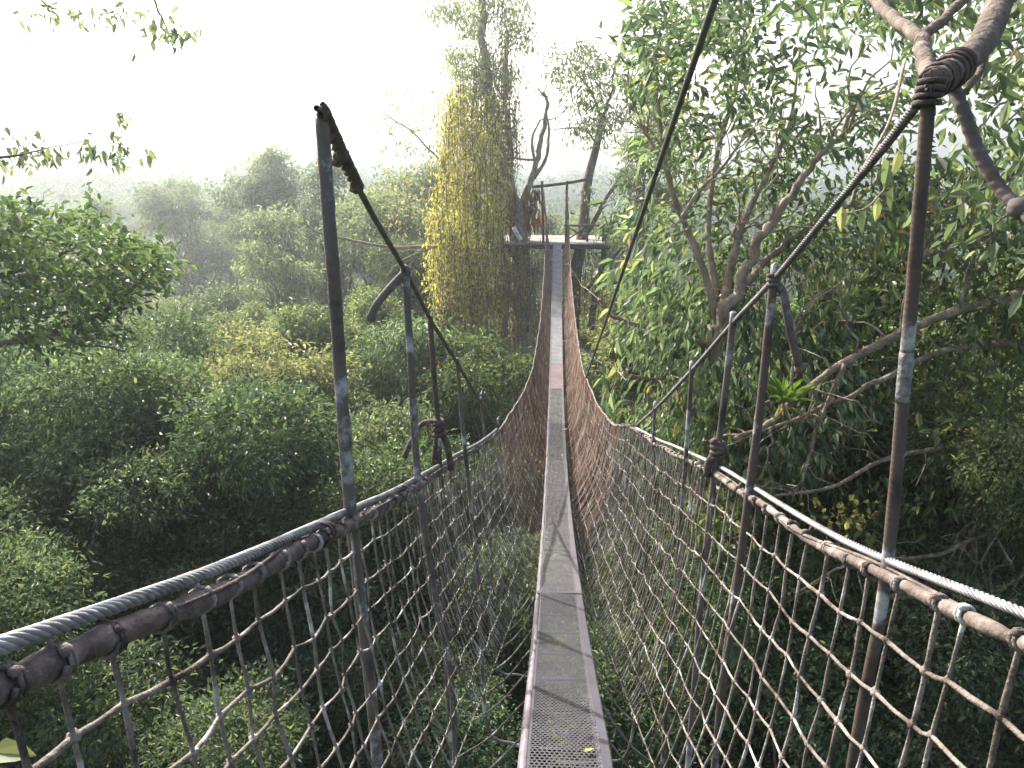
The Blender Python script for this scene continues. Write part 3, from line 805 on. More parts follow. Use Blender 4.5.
lb = MB(); lb.add(*sprays(cen, rnd_dir(len(cen)), 15, .26, .12, hang=.6, upn=.5, width=.40, droop=.2))
lb.build('crown', M['leaf_right'], t, smooth=False)
tb = TRB
for q in cen[rng.choice(len(cen), 70, replace=False)]:
    branch(tb, q + np.array([.5, .3, .3])*rng.uniform(.5, 1.3), q, .010, .003, .05, .1, 6, 5)
tb.build('trunk', M['bark'], t)
# the ribbed loop of rope hanging from the fork
mb = MB(); lp = spline([fk+[.01, .01, .0], P(950, 84, 1.5), P(962, 108, 1.5), P(978, 150, 1.5), P(1000, 188, 1.48), P(1024, 212, 1.44), P(1046, 222, 1.40), P(1068, 170, 1.5), P(1075, -60, 2.3)], 90)
mb.tube(lp, .0125*(1+.10*np.sin(np.arange(len(lp))*2.1)), 10)
mb.blob(P(1020, 208, 1.45), .026)
single(mb, 'rope_loop', M['sheath'], 'ribbed rope loop curving down from the tree fork at the upper right', 'rope')
# drooping leaf shoot in front of the right tree
base = P(862, 170, 3.3)
t = thing('leafy_shoot', base, 'shoot of big pale hanging leaves below the right suspension cable', 'shoot')
mb = MB(); c = spline([P(905, 60, 3.9), P(890, 120, 3.6), P(862, 170, 3.3), P(850, 205, 3.2)], 20); mb.tube(c, np.linspace(.009, .004, len(c)), 5); mb.tube(spline([P(884, 190, 3.2), P(866, 208, 3.15), P(842, 214, 3.1)], 10), .004, 5); mb.build('stem', M['bark_light'], t)
pp = np.array([P(x, y, d) for x, y, d in [(884, 156, 3.3), (892, 128, 3.35), (903, 134, 3.3), (889, 166, 3.25), (877, 198, 3.2), (893, 186, 3.2), (866, 206, 3.15), (854, 208, 3.1), (842, 206, 3.1), (912, 212, 3.2), (899, 150, 3.3)]])
lb = MB(); lb.add(*leaf_arrays(pp, np.tile([0, 0, -1.], (len(pp), 1)) + rng.normal(size=(len(pp), 3))*.2, np.tile([0, -1., .2], (len(pp), 1)) + rng.normal(size=(len(pp), 3))*.5, rng.uniform(.075, .115, len(pp)), .42, .2, .12))
lb.build('leaves', M['leaf_right'], t, smooth=False)
# bromeliad on the pale limb
c0 = P(783, 402, 7.85)
t = thing('bromeliad', c0, 'spiky light green bromeliad perched on the pale limb at right', 'plant')
nb = 34; th = rng.uniform(0, 2*math.pi, nb); el = rng.uniform(.35, 1.4, nb)
dd = np.stack([np.cos(th)*np.cos(el), np.sin(th)*np.cos(el), np.sin(el)], -1)
lb = MB(); lb.add(*leaf_arrays(np.repeat(c0[None], nb, 0), dd, np.tile([0, 0, 1.], (nb, 1))+.01*rng.normal(size=(nb, 3)) - dd*.5, rng.uniform(.24, .36, nb), .10, .3, .25)); lb.build('blades', M['leaf_brom'], t, smooth=False)
nb = 12; dd = unit(rng.normal(size=(nb, 3))*[.5, .5, .3] + [-.3, 0, -1]); lb = MB(); lb.add(*leaf_arrays(np.repeat(c0[None], nb, 0), dd, rnd_dir(nb), rng.uniform(.15, .26, nb), .10, .2, .1)); lb.build('dead_blades', M['leaf_olive'], t, smooth=False)

# ---- vine draped tree at the far end ------------------------------------
base = at_ground(P(522, 420, 25.6)); t = thing('vine_covered_tree', base, 'tall forked tree left of the far platform, wrapped in vines', 'tree')
mb = MB()
c = spline([base+[0, 0, -.5], base*.5+P(523, 420, 25.8)*.5, P(524, 400, 25.8), P(522, 320, 25.8), P(520, 250, 25.9), P(517, 205, 26)], 30); mb.tube(c, np.linspace(.42, .28, len(c))*(1+.05*rng.normal(size=len(c))), 12)
for px, d, r0, r1 in [
    ([(517, 210), (503, 165), (490, 110), (484, 50), (482, -20)], (26, 25.5), .28, .14),
    ([(522, 205), (533, 175), (541, 140), (547, 105), (544, 92)], (26, 26.2), .15, .045),
    ([(534, 178), (546, 158), (549, 130), (545, 110)], (26, 26), .09, .03),
    ([(536, 168), (532, 140), (540, 120)], (26, 26.3), .07, .03),
    ([(520, 215), (512, 180), (509, 140), (505, 90), (508, 30)], (26.2, 26.6), .16, .08),
    ([(526, 330), (512, 300), (505, 260), (500, 225)], (25.7, 25.4), .12, .08),
    ([(519, 420), (508, 360), (506, 310), (512, 270)], (25.5, 25.5), .12, .09),
    ([(505, 250), (470, 250), (430, 247), (390, 247), (350, 240), (318, 232), (303, 222)], (25.6, 22.5), .085, .03),
    ([(430, 248), (400, 262), (385, 278)], (24.5, 24), .05, .02),
    ([(500, 160), (460, 180), (430, 190), (405, 205)], (25.8, 24.5), .06, .02),
    ([(488, 120), (455, 165), (430, 150), (410, 130), (380, 112)], (25.8, 24.5), .06, .018),
    ([(540, 120), (556, 118), (566, 108)], (26.2, 26.4), .03, .012),
    ([(534, 160), (515, 158), (505, 150)], (26, 26.2), .05, .02),
    ([(430, 190), (425, 210), (433, 232)], (24.8, 24.6), .03, .01)]:
    c = limb(mb, px, d, r0*.8, r1*.8, 8); twigs(mb, c, 8, 1.0, r0*.14)
mb.build('trunk', M['bark_light'], t)
def vreg(x, y): return np.interp(y, [-30, 40, 80, 110], [440, 455, 470, 480]) + 6*math.sin(y*.3) < x < np.interp(y, [-30, 30, 60, 110], [535, 537, 530, 505])
vc = [(465, 15, 17, 24), (490, -5, 20, 20), (512, 30, 14, 20), (527, 38, 9, 14), (441, 8, 12, 12), (458, 62, 13, 15), (482, 66, 14, 22), (505, 75, 9, 14), (520, 8, 12, 14), (470, 95, 8, 12)]
def vclump(x, y): return any(((x-a)/c)**2 + ((y-b)/d)**2 < 1 for a, b, c, d in vc)
cen = region(370, vclump, 24.4, 27, 425, 540, -40, 112)
lb = MB(); lb.add(*sprays(cen, rnd_dir(len(cen))+[0, 0, -.5], 15, .36, .15, hang=.9, upn=.5, width=.30)); lb.build('crown', M['leaf_grey'], t, smooth=False)
cen = region(70, lambda x, y: True, 23.5, 26, 385, 450, 85, 235)
lb = MB(); lb.add(*sprays(cen, rnd_dir(len(cen)), 9, .45, .16, hang=.6, upn=.5, width=.34)); lb.build('side_foliage', M['leaf_olive'], t, smooth=False)

def vine_curtain(name, label, n, topfn, lenfn, mat, lsize, dens, spread=.10):
    pts0 = []; mbv = MB(); lp_ = []; ld = []
    for k in range(n):
        a = topfn(); L = lenfn(); m = max(4, int(L/.35))
        tt = np.linspace(0, 1, m)
        sway = np.cumsum(rng.normal(size=(m, 2)), 0)*.035
        p = a + np.stack([sway[:, 0], sway[:, 1], -tt*L], -1)
        mbv.tube(p, np.linspace(.012, .005, m), 4, cap=False)
        q = int(L*dens); u = rng.uniform(0, 1, q)
        b = np.stack([np.interp(u, tt, p[:, i]) for i in range(3)], -1) + rng.normal(size=(q, 3))*spread
        lp_.append(b); pts0.append(a)
    b = np.concatenate(lp_); q = len(b)
    org = np.mean(pts0, 0); root = thing(name, org, label, 'vine', None)
    mbv.build('stems', M['bark'], root)
    lb = MB(); lb.add(*leaf_arrays(b, np.tile([0, 0, -1.], (q, 1)) + rng.normal(size=(q, 3))*.55, rng.normal(size=(q, 3))+[0, -.5, .3], lsize*rng.uniform(.6, 1.3, q), .36, .2, .15))
    lb.build('leaves', mat, root, smooth=False)
    return root
VCL = [(437, 205, 2.2), (441, 150, 2.6), (447, 235, 2.6), (450, 120, 2.2), (456, 170, 3.6), (459, 90, 1.6), (465, 215, 3.2), (468, 130, 3.4), (474, 100, 1.5), (477, 180, 3.2), (484, 140, 2.6), (488, 215, 3.0), (493, 110, 1.6), (433, 262, 1.5), (497, 175, 2.0), (445, 95, .9), (470, 255, 2.4)]
def _vt():
    a, b, L_ = VCL[rng.integers(0, len(VCL))]; _vt.L = L_*rng.uniform(.45, 1.15)
    return P(a + rng.normal()*3.6, b + rng.normal()*9, rng.uniform(23.8, 25.7))
vine_curtain('hanging_vine', 'bright yellow green curtain of vine hanging on the left of the far tree', 230, _vt, lambda: _vt.L, M['leaf_vine'], .135, 26, .17)
vine_curtain('hanging_vine', 'olive brown vine wrapping the upper trunk of the far tree', 95,
    lambda: (lambda x: P(x, rng.uniform(40, 120), rng.uniform(25.0, 26.4)))(rng.uniform(455, 522)),
    lambda: rng.uniform(1.6, 4.2), M['leaf_olive'], .13, 18, .16)
vine_curtain('hanging_vine', 'dull olive trailing vine low on the far tree below the platform', 130,
    lambda: (lambda x: P(x, rng.uniform(225, 300), rng.uniform(24.4, 25.6)))(rng.uniform(438, 540)),
    lambda: rng.uniform(1.5, 4.0), M['leaf_olive'], .12, 20, .14)
vine_curtain('hanging_vine', 'yellow vine trailing on the leaning stem right of the far platform', 26,
    lambda: (lambda x: P(x, rng.uniform(255, 300), rng.uniform(25.5, 26.6)))(rng.uniform(575, 622)),
    lambda: rng.uniform(.8, 2.0), M['leaf_vine'], .13, 18, .18)
# dry fronds on the platform trunk
for (px, py, lab, hh) in ((508, 208, 'dry brown fronds hanging on the left side of the platform trunk', 1.3), (532, 204, 'dry brown fronds hanging between the platform trunk and the bridge post', 1.2)):
    c0 = P(px, py, 25.6); n = 90
    pp = c0 + rng.uniform(-1, 1, (n, 3))*[.26, .2, .55]
    mb = MB(); mb.add(*leaf_arrays(pp, np.tile([0, 0, -1.], (n, 1))+rng.normal(size=(n, 3))*.22, rnd_dir(n), rng.uniform(.35, .65, n), .13, .3, .2))
    single(mb, 'dry_frond', M['leaf_dry'], lab, 'dead leaves', smooth=False)
# white bundle beside the trunk
mb = MB(); mb.tube(spline([P(514, 228, 25.4), P(517, 234, 25.3), P(521, 240, 25.3)], 8), .07, 8); single(mb, 'cloth_bundle', M['white'], 'small white bundle beside the left platform trunk', 'bundle')

# ---- slim tree right of the platform -----------------------------------
base = at_ground(P(574, 400, 26.4)); t = thing('platform_tree', base, 'slim grey tree rising through the right of the far platform', 'tree')
mb = MB()
c = spline([base+[0, 0, -.5], base*.4+P(572, 330, 26.4)*.6, P(574, 300, 26.4), P(580, 252, 26.4), P(584, 215, 26.4), P(588, 180, 26.4), P(596, 148, 26.4), P(602, 118, 26.6)], 40); mb.tube(c, np.linspace(.26, .11, len(c)), 10)
for px, d, r0, r1 in [
    ([(583, 240), (594, 222), (606, 198), (620, 178)], (26.4, 26), .10, .04),
    ([(598, 146), (585, 130), (568, 128), (552, 130)], (26.4, 26.4), .04, .012),
    ([(602, 120), (590, 90), (575, 72)], (26.6, 27), .06, .02), ([(602, 118), (612, 90), (615, 60)], (26.6, 26), .06, .02),
    ([(590, 330), (596, 295), (603, 262), (604, 240), (612, 220)], (26.2, 25.8), .13, .06)]:
    c = limb(mb, px, d, r0, r1); twigs(mb, c, 4, .7, r0*.25)
mb.build('trunk', M['bark'], t)
cen = region(110, lambda x, y: (x-598)**2/38**2 + (y-95)**2/48**2 < 1, 25.2, 27.5, 555, 640, 45, 150)
lb = MB(); lb.add(*sprays(cen, rnd_dir(len(cen))+[0, 0, -.5], 15, .38, .17, hang=.8, upn=.5, width=.34)); lb.build('crown', M['leaf_grey'], t, smooth=False)
cen = region(60, lambda x, y: (x-575)**2/28**2 + (y-62)**2/20**2 < 1, 27, 29, 540, 605, 38, 84)
lb = MB(); lb.add(*sprays(cen, rnd_dir(len(cen)), 16, .35, .16, hang=.4, upn=.6)); lb.build('top_foliage', M['leaf_small'], t, smooth=False)
cen = region(46, lambda x, y: not (545 < x < 572), 24.6, 26.2, 575, 640, 175, 290)
lb = MB(); lb.add(*sprays(cen, rnd_dir(len(cen))+[0, 0, -.4], 12, .34, .15, hang=.6, upn=.6, width=.36)); lb.build('side_foliage', M['leaf_broad'], t, smooth=False)

# ---- left tree branch ------------------------------------------------------
base = at_ground(P(-260, 520, 8.6)); t = thing('forest_tree', base, 'tree at the left edge holding a leafy branch out over the valley', 'tree')
mb = MB()
c = spline([base+[0, 0, -.5], base*.4+P(-220, 460, 8.6)*.6, P(-200, 400, 8.6), P(-150, 250, 8.6)], 24); mb.tube(c, np.linspace(.24, .10, len(c)), 10)
for px, d, r0, r1 in [
    ([(-200, 400), (-90, 355), (0, 343), (50, 334), (90, 318), (120, 300), (148, 272)], (8.6, 7.9), .055, .014),
    ([(52, 334), (80, 345), (108, 347), (125, 352)], (8.1, 7.8), .014, .006),
    ([(-170, 330), (-60, 290), (20, 270), (60, 255), (90, 240)], (8.6, 8.3), .035, .010),
    ([(-160, 300), (-70, 240), (0, 225), (20, 220)], (8.6, 8.4), .03, .010)]:
    c = limb(mb, px, d, r0, r1); twigs(mb, c, 10, .5, r0*.25)
mb.build('trunk', M['bark'], t)
def lreg(x, y):
    if x < 40: return 205 + .25*abs(x-10) < y < 318 + rng.uniform(-10, 14)
    top = np.interp(x, [40, 60, 72, 100, 140, 162], [235, 222, 212, 225, 240, 262]); bot = np.interp(x, [40, 80, 120, 145, 162], [310, 305, 300, 292, 275])
    return top < y < bot
cen = region(330, lreg, 7.3, 9.0, -120, 162, 195, 330)
low = region(24, lambda x, y: abs(y-(338-.1*x)) < 16, 7.6, 8.3, 10, 125, 315, 358)
cen = np.concatenate([cen, low])
lb = MB(); lb.add(*sprays(cen, unit(cen-P(-60, 300, 8.2))+[0, 0, .1], 18, .22, .10, hang=.3, upn=.7, width=.42)); lb.build('crown', M['leaf_left'], t, smooth=False)

# ---- hanging twigs at the upper left ---------------------------------------
base = at_ground(np.array([-4.6, 1.5, 0])); t = thing('overhanging_tree', base, 'sparse twigs of an overhead tree hanging in at the upper left', 'tree')
mb = MB()
c = spline([base+[0, 0, -.4], base+[0, 0, 14], np.array([-4.3, 1.8, EYE-.6]), P(-330, -60, 4.6), P(-160, -190, 5.4), P(60, -220, 5.8)], 44); mb.tube(c, np.linspace(.2, .035, len(c)), 9)
tips = []
for px, d, r0, r1 in [
    ([(-330, 40), (-160, 140), (-40, 158), (12, 156), (52, 147)], (4.6, 5.4), .025, .003),
    ([(52, 147), (80, 142), (104, 136), (120, 142), (126, 160)], (5.4, 5.6), .003, .0015),
    ([(104, 136), (112, 118), (128, 112)], (5.5, 5.6), .003, .0012),
    ([(-60, -200), (20, -60), (42, 0), (70, 12)], (5.6, 5.8), .016, .003),
    ([(60, -220), (120, -80), (150, -10), (165, 25), (180, 55)], (5.8, 6.0), .016, .003)]:
    c = limb(mb, px, d, r0, r1, 6); twigs(mb, c[len(c)//2:], 6, .18, .003)
mb.build('trunk', M['bark'], t)
pl_ = [(18, 150, 26, 20, 30), (52, 152, 10, 12, 12), (92, 150, 12, 14, 18), (118, 150, 10, 18, 20), (148, 154, 5, 8, 5), (122, 120, 14, 14, 7), (88, 185, 4, 8, 4), (170, 32, 24, 20, 34), (60, 14, 40, 14, 26), (118, 12, 22, 12, 14)]
lpos = []
for x, y, a, b, n in pl_:
    for _ in range(int(n*1.8)): lpos.append(P(x+rng.normal()*a*.55, y+rng.normal()*b*.5, rng.uniform(5.2, 6.0)))
lpos = np.array(lpos); q = len(lpos)
lb = MB(); lb.add(*leaf_arrays(lpos, np.tile([0, 0, -1.], (q, 1))+rng.normal(size=(q, 3))*.6, rnd_dir(q), rng.uniform(.05, .09, q), .42, .2, .15)); lb.build('leaves', M['leaf_right'], t, smooth=False)

# ---- single big leaf at the lower left corner -------------------------------
base = P(6, 790, 2.4); t = thing('leafy_shoot', P(-20, 860, 2.5), 'broad pale green leaf poking in at the lower left corner', 'shoot')
mb = MB(); mb.tube(spline([P(-30, 1500, 2.6), P(-25, 900, 2.5), P(-14, 770, 2.4)], 12), .006, 5); mb.build('stem', M['bark_light'], t)
pp = np.array([P(-14, 752, 2.4), P(-16, 775, 2.42), P(-20, 800, 2.45)])
lb = MB(); lb.add(*leaf_arrays(pp, np.array([[.9, .1, -.05], [.8, -.2, -.1], [.4, .6, 0]]), np.array([[.1, -.5, 1], [.1, -.4, 1.], [0, 0, 1]]), np.array([.14, .12, .1]), .55, .15, .15)); lb.build('leaves', M['leaf_bright'], t, smooth=False)

# ------------------------------------------------------------------ prototype trees, copied over the slopes
def multi_blob(n, R, z0, z1, spread):
    bl = []
    for k in range(n):
        a = rng.uniform(0, 2*math.pi); q = spread*math.sqrt(rng.uniform(0, 1))
        bl.append((np.array([q*math.cos(a), q*math.sin(a), rng.uniform(z0, z1)]), np.array([1, 1, .72])*R*rng.uniform(.5, 1.35)))
    return bl
PROTO = {}
rng = np.random.default_rng(5)
def proto(kind, *a, **k):
    PROTO[kind] = [tree_parts('tmp', '', 'tree', *a, **k), 0]
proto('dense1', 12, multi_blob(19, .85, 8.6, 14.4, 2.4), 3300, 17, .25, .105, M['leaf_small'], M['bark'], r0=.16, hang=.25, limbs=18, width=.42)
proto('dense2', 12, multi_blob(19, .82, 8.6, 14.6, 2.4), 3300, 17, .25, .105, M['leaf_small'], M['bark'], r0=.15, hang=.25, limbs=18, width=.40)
proto('broad1', 12, multi_blob(16, .88, 8.8, 14.6, 2.2), 2000, 17, .32, .135, M['leaf_broad'], M['bark_light'], r0=.17, hang=.5, limbs=18, width=.38)
proto('broad2', 12, multi_blob(14, .90, 8.8, 15.0, 2.2), 1800, 17, .34, .145, M['leaf_right'], M['bark_light'], r0=.17, hang=.6, limbs=20, width=.36)
proto('bright1', 12, multi_blob(10, .80, 10.4, 14.4, 2.0), 1500, 16, .30, .135, M['leaf_bright'], M['bark_light'], r0=.14, hang=.4, limbs=16, width=.42)
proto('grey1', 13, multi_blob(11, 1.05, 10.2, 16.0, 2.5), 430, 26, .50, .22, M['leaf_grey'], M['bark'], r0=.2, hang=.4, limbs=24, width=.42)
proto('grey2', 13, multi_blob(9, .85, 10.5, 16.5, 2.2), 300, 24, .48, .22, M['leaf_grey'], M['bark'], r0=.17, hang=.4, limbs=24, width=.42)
def plant(kind, px, py, d, sc, label, group=None, name='forest_tree', cz=12.6):
    """crown centre at pixel/depth, base on the slope below"""
    p = P(px, py, d); pr = PROTO[kind]
    g = float(ground_z(p[0], p[1]))
    h = p[2]-g
    root, used = pr
    zs = h/cz
    # crown keeps its size sc; the trunk is stretched by lowering the base into the slope where needed
    base = np.array([p[0], p[1], p[2]-cz*sc])
    s3 = (sc, sc, sc)
    if not used:
        root.name = name; root.location = base; root.scale = s3; root.rotation_euler = (0, 0, rng.uniform(0, 6.28)); root['label'] = label
        if group: root['group'] = group
        elif 'group' in root: del root['group']
        pr[1] = 1; o = root
    else:
        o = copy_thing(root, base, rng.uniform(0, 6.28), sc, label, group)
        if not group and 'group' in o: del o['group']
        o.name = name
    return o
TREES = [
    # kind, px, py, depth, scale, label, group
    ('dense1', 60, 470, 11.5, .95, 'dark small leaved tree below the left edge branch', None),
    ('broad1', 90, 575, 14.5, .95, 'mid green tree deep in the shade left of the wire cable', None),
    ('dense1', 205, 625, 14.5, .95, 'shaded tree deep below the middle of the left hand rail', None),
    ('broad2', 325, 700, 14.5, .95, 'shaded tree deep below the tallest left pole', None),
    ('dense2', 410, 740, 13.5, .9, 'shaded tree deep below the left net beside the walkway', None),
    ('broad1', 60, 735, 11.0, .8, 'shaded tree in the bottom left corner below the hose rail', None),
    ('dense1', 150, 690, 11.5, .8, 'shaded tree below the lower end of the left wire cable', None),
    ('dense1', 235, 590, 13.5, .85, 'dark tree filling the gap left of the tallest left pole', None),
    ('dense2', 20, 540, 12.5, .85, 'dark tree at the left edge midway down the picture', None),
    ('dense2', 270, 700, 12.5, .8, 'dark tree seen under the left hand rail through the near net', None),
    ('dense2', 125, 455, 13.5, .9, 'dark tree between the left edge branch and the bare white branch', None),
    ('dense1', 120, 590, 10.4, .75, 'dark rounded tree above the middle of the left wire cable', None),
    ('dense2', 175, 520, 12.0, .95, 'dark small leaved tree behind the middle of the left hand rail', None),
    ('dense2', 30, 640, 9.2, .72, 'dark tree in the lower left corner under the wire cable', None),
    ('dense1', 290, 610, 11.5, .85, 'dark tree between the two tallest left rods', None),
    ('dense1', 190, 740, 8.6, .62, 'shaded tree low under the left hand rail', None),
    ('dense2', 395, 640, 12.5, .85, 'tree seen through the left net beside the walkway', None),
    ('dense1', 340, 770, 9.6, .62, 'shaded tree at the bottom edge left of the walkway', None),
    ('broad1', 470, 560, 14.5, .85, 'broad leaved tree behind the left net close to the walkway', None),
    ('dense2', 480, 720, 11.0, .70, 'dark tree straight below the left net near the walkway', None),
    ('broad2', 350, 490, 15.5, .85, 'sunlit broad leaved tree behind the second left rod', None),
    ('bright1', 300, 400, 20.0, 1.05, 'bright green tree left of the tallest left pole', None),
    ('broad2', 385, 385, 20.5, .95, 'leafy tree between the first and second left poles', None),
    ('bright1', 330, 345, 23.0, .85, 'bright yellow green crown behind the tallest left pole', None),
    ('bright1', 215, 415, 17.0, .75, 'sunny tree behind the bare white branch', None),
    ('bright1', 290, 455, 18.0, .7, 'sunlit yellow green bush left of the tallest left pole above the cable', None),
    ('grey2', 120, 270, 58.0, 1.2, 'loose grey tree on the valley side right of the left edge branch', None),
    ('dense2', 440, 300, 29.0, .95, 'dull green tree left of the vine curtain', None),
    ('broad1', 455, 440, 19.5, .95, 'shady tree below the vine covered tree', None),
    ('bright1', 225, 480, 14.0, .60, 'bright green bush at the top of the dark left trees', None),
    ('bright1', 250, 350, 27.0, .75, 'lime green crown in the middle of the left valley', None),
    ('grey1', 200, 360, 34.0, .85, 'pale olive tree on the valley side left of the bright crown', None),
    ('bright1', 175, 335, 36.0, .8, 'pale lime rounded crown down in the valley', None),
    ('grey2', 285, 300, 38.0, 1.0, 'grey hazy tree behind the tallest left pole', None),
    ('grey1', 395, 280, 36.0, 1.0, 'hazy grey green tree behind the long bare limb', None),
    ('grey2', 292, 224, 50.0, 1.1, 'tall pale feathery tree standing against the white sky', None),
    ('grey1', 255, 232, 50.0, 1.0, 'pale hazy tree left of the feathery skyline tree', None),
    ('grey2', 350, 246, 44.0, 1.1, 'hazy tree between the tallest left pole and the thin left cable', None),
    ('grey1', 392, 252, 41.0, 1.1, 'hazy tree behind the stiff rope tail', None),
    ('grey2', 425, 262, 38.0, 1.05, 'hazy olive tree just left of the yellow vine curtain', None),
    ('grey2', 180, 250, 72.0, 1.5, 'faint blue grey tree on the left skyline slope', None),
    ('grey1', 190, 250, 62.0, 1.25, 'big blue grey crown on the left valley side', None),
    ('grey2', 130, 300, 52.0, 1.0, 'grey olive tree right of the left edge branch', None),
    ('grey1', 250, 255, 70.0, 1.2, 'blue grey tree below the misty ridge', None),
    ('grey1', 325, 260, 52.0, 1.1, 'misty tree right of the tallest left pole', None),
    ('grey2', 60, 380, 26.0, .8, 'grey olive tree behind the left edge branch', None),
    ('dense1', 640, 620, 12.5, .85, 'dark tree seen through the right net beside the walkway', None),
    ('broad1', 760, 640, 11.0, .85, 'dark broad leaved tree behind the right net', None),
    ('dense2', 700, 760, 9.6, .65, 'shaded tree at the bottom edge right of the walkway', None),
    ('dense1', 880, 690, 9.2, .75, 'shaded tree behind the longest right rod', None),
    ('bright1', 930, 600, 9.0, .55, 'leafy tree above the right wire cable', None),  # lighter leaf colour stands in for a sun patch
    ('dense2', 1010, 700, 8.6, .70, 'dark tree in the lower right corner', None),
    ('bright1', 1005, 480, 8.4, .40, 'yellow green bush at the right edge', None),  # sun patch painted by means of the lighter leaf colour
    ('broad1', 860, 520, 11.5, .80, 'leafy tree beyond the pale limbs above the right rail', None),
    ('broad1', 725, 470, 13.5, .75, 'leafy tree where the right rail meets the suspension cable', None),
    ('bright1', 668, 372, 12.6, .46, 'leafy bush right of the walkway with sunlight in its leaf colour', None),
    ('dense1', 555, 700, 15.0, .95, 'dark tree straight below the walkway', None),
    ('broad1', 590, 500, 19.0, .9, 'tree below the middle of the walkway', None),
    ('broad2', 800, 400, 15.0, .85, 'tree behind the fanned limbs of the large right tree', None),
    ('broad1', 900, 420, 13.5, .9, 'dark tree behind the crossing pale limbs', None),
    ('broad2', 1020, 330, 12.0, .9, 'dark tree at the right edge above the bush', None),
    ('bright1', 620, 320, 30.0, .8, 'small sunlit tree below the right end of the platform', None),
    ('grey1', 615, 285, 45.0, 1.0, 'hazy tree beyond the right end of the platform', None),
    ('grey2', 632, 168, 33.0, .75, 'thin hazy tree behind the slim platform tree on its right', None),
    ('grey2', 555, 285, 48.0, 1.0, 'hazy tree straight behind the platform', None),
    ('dense2', 530, 400, 30.0, 1.1, 'dark tree under the far platform', None),
    ('dense1', 590, 400, 24.0, .9, 'shady tree under the far end of the walkway on the right', None),
]
for k, px, py, d, sc, lab, g in TREES: plant(k, px, py, d, sc, lab, g)

# trees over the middle distance of the valley and slopes
far_n = 0
GRP = 'hazy trees on the far slopes'
def far_tree(x, y, kind, sc, lab):
    global far_n
    root = PROTO[kind][0]
    o = copy_thing(root, (x, y, float(ground_z(x, y)) - 5.5*sc), rng.uniform(0, 6.28), sc, lab, GRP)
    o.name = 'slope_tree'; far_n += 1
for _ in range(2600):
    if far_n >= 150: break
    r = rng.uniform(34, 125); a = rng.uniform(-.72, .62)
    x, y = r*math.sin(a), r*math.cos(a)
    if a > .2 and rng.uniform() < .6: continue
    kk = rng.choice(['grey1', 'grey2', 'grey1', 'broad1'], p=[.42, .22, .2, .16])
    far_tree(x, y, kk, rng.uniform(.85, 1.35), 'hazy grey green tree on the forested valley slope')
# distant woods as one mass
cs = []
for _ in range(900):
    r = rng.uniform(110, 300); a = rng.uniform(-.85, .75)
    x, y = r*math.sin(a), r*math.cos(a); R = rng.uniform(3.5, 7.5)
    cs.append((x, y, float(ground_z(x, y))+R*.6+rng.uniform(0, 4), R))
cs = np.array(cs); per = 330
cen = np.repeat(cs[:, :3], per, 0); u = rnd_dir(len(cen)); u[:, 2] = np.abs(u[:, 2])*1.1 - .25
R = np.repeat(cs[:, 3], per)[:, None]
pos = cen + u*R*rng.uniform(.85, 1.04, (len(cen), 1))*[1, 1, .85]
s = rng.uniform(.5, 1.0, len(cen))
V, F4 = leaf_arrays(pos, rnd_dir(len(cen)), u + rnd_dir(len(cen))*.5, s, .7, .15, .1)
mb = MB(); mb.add(V, F4)
o = mb.build('distant_woods', M['leaf_far'], None, smooth=False); o['kind'] = 'stuff'; o['label'] = 'distant hazy forest covering the far hillside'
# leafy undergrowth over the slopes below
n = 60000
r = 6 + 120*rng.uniform(0, 1, n)**1.3; a = rng.uniform(-1.2, 1.2, n)
x, y = r*np.sin(a), r*np.cos(a)
pos = np.stack([x, y, ground_z(x, y) + rng.uniform(0, 1, n)**2*2.2], -1)
V, F4 = leaf_arrays(pos, rnd_dir(n)*[1, 1, .5], np.array([0, 0, 1.])+rnd_dir(n)*.6, .18+.006*r*rng.uniform(.6, 1.4, n), .5, .15, .2)
mb = MB(); mb.add(V, F4); o = mb.build('undergrowth', M['leaf_broad'], None, smooth=False); o['kind'] = 'stuff'; o['label'] = 'leafy undergrowth over the valley floor'

# bare white branch, pink blossom, yellow flowers
mb = MB()
base = at_ground(P(172, 520, 13)); t = thing('dead_tree', base, 'bare bleached tree whose white branch pokes out above the dark left trees', 'dead tree')
c = spline([base+[0, 0, -.3], base*.5+P(168, 480, 13)*.5, P(166, 456, 13), P(178, 432, 13), P(208, 428, 12.9)], 24); mb.tube(c, np.linspace(.035, .022, len(c)), 7)
c = spline([P(178, 432, 13), P(182, 422, 13), P(194, 411, 13)], 8); mb.tube(c, np.linspace(.02, .008, len(c)), 6)
c = spline([P(190, 431, 13), P(200, 426, 12.9), P(207, 420, 12.9)], 8); mb.tube(c, np.linspace(.018, .006, len(c)), 6)
mb.build('trunk', M['bark_pale'], t)
def flowers(px, py, d, n, spx, size, mat, lab, name='flower_cluster'):
    pp = np.array([P(px+rng.normal()*spx, py+rng.normal()*spx*.6, d+rng.normal()*.25) for _ in range(n)])
    mb = MB(); mb.add(*leaf_arrays(pp, rnd_dir(n), rnd_dir(n), size*rng.uniform(.6, 1.2, n), .8, .2, .1))
    single(mb, name, mat, lab, 'blossom', smooth=False)['kind'] = 'stuff'
flowers(82, 372, 20, 110, 7, .20, M['leaf_pink'], 'pale pink blossom cluster below the left edge branch')
flowers(845, 515, 8.0, 90, 15, .06, M['leaf_flower'], 'small yellow flowers above the right wire cable')
flowers(960, 432, 8.2, 30, 8, .05, M['leaf_flower'], 'yellow flower spray in the dark foliage at the right')

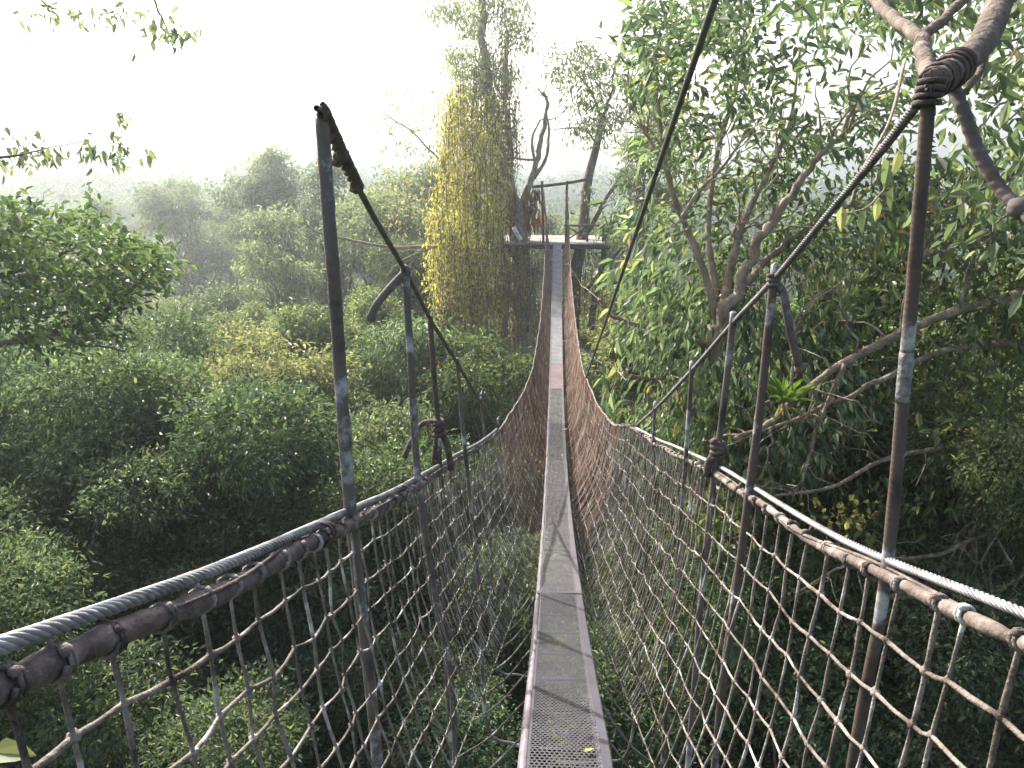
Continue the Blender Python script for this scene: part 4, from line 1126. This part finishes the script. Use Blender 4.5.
# ------------------------------------------------------------------ air, sky, sun
m, nt, out = new_mat('forest haze')
v = N(nt, 'ShaderNodeVolumePrincipled'); v.inputs['Color'].default_value = (.84, .92, 1, 1); v.inputs['Density'].default_value = .0016
v.inputs['Anisotropy'].default_value = .72
nt.links.new(v.outputs[0], out.inputs['Volume'])
mb = MB(); mb.box((0, 0, 26), 900, 900, 66)
hz = mb.build('haze', m, None, smooth=False); hz['kind'] = 'stuff'; hz['label'] = 'sunlit morning haze in the valley'

SUN_EL, SUN_AZ = math.radians(39), math.radians(-40)          # azimuth from +Y towards +X
w = bpy.data.worlds.new('World'); scene.world = w; w.use_nodes = True
nt = w.node_tree; nt.nodes.clear()
sky = nt.nodes.new('ShaderNodeTexSky'); sky.sky_type = 'NISHITA'; sky.sun_disc = False
sky.sun_elevation = SUN_EL; sky.sun_rotation = SUN_AZ
sky.air_density = 1.2; sky.dust_density = 6.0; sky.ozone_density = 1.0
bg = nt.nodes.new('ShaderNodeBackground'); bg.inputs[1].default_value = .15
wo = nt.nodes.new('ShaderNodeOutputWorld'); nt.links.new(sky.outputs[0], bg.inputs[0]); nt.links.new(bg.outputs[0], wo.inputs[0])
sd = bpy.data.lights.new('sun', 'SUN'); sd.energy = 5.0; sd.angle = math.radians(.5); sd.color = (1, .955, .87)
so = bpy.data.objects.new('sun', sd); COL.objects.link(so)
dv = Vector((math.sin(SUN_AZ)*math.cos(SUN_EL), math.cos(SUN_AZ)*math.cos(SUN_EL), math.sin(SUN_EL)))
so.rotation_euler = dv.to_track_quat('Z', 'Y').to_euler(); so.location = (0, 0, EYE+20)

vs = scene.view_settings
vs.view_transform = 'Standard'; vs.look = 'None'; vs.gamma = 1; vs.exposure = 1.38; vs.use_curve_mapping = False
cy = scene.cycles
cy.max_bounces = 6; cy.diffuse_bounces = 3; cy.glossy_bounces = 2; cy.transmission_bounces = 3; cy.volume_bounces = 1; cy.transparent_max_bounces = 12
cy.use_denoising = True
try: cy.denoiser = 'OPENIMAGEDENOISE'
except Exception: pass
cy.use_adaptive_sampling = True; cy.adaptive_threshold = .02
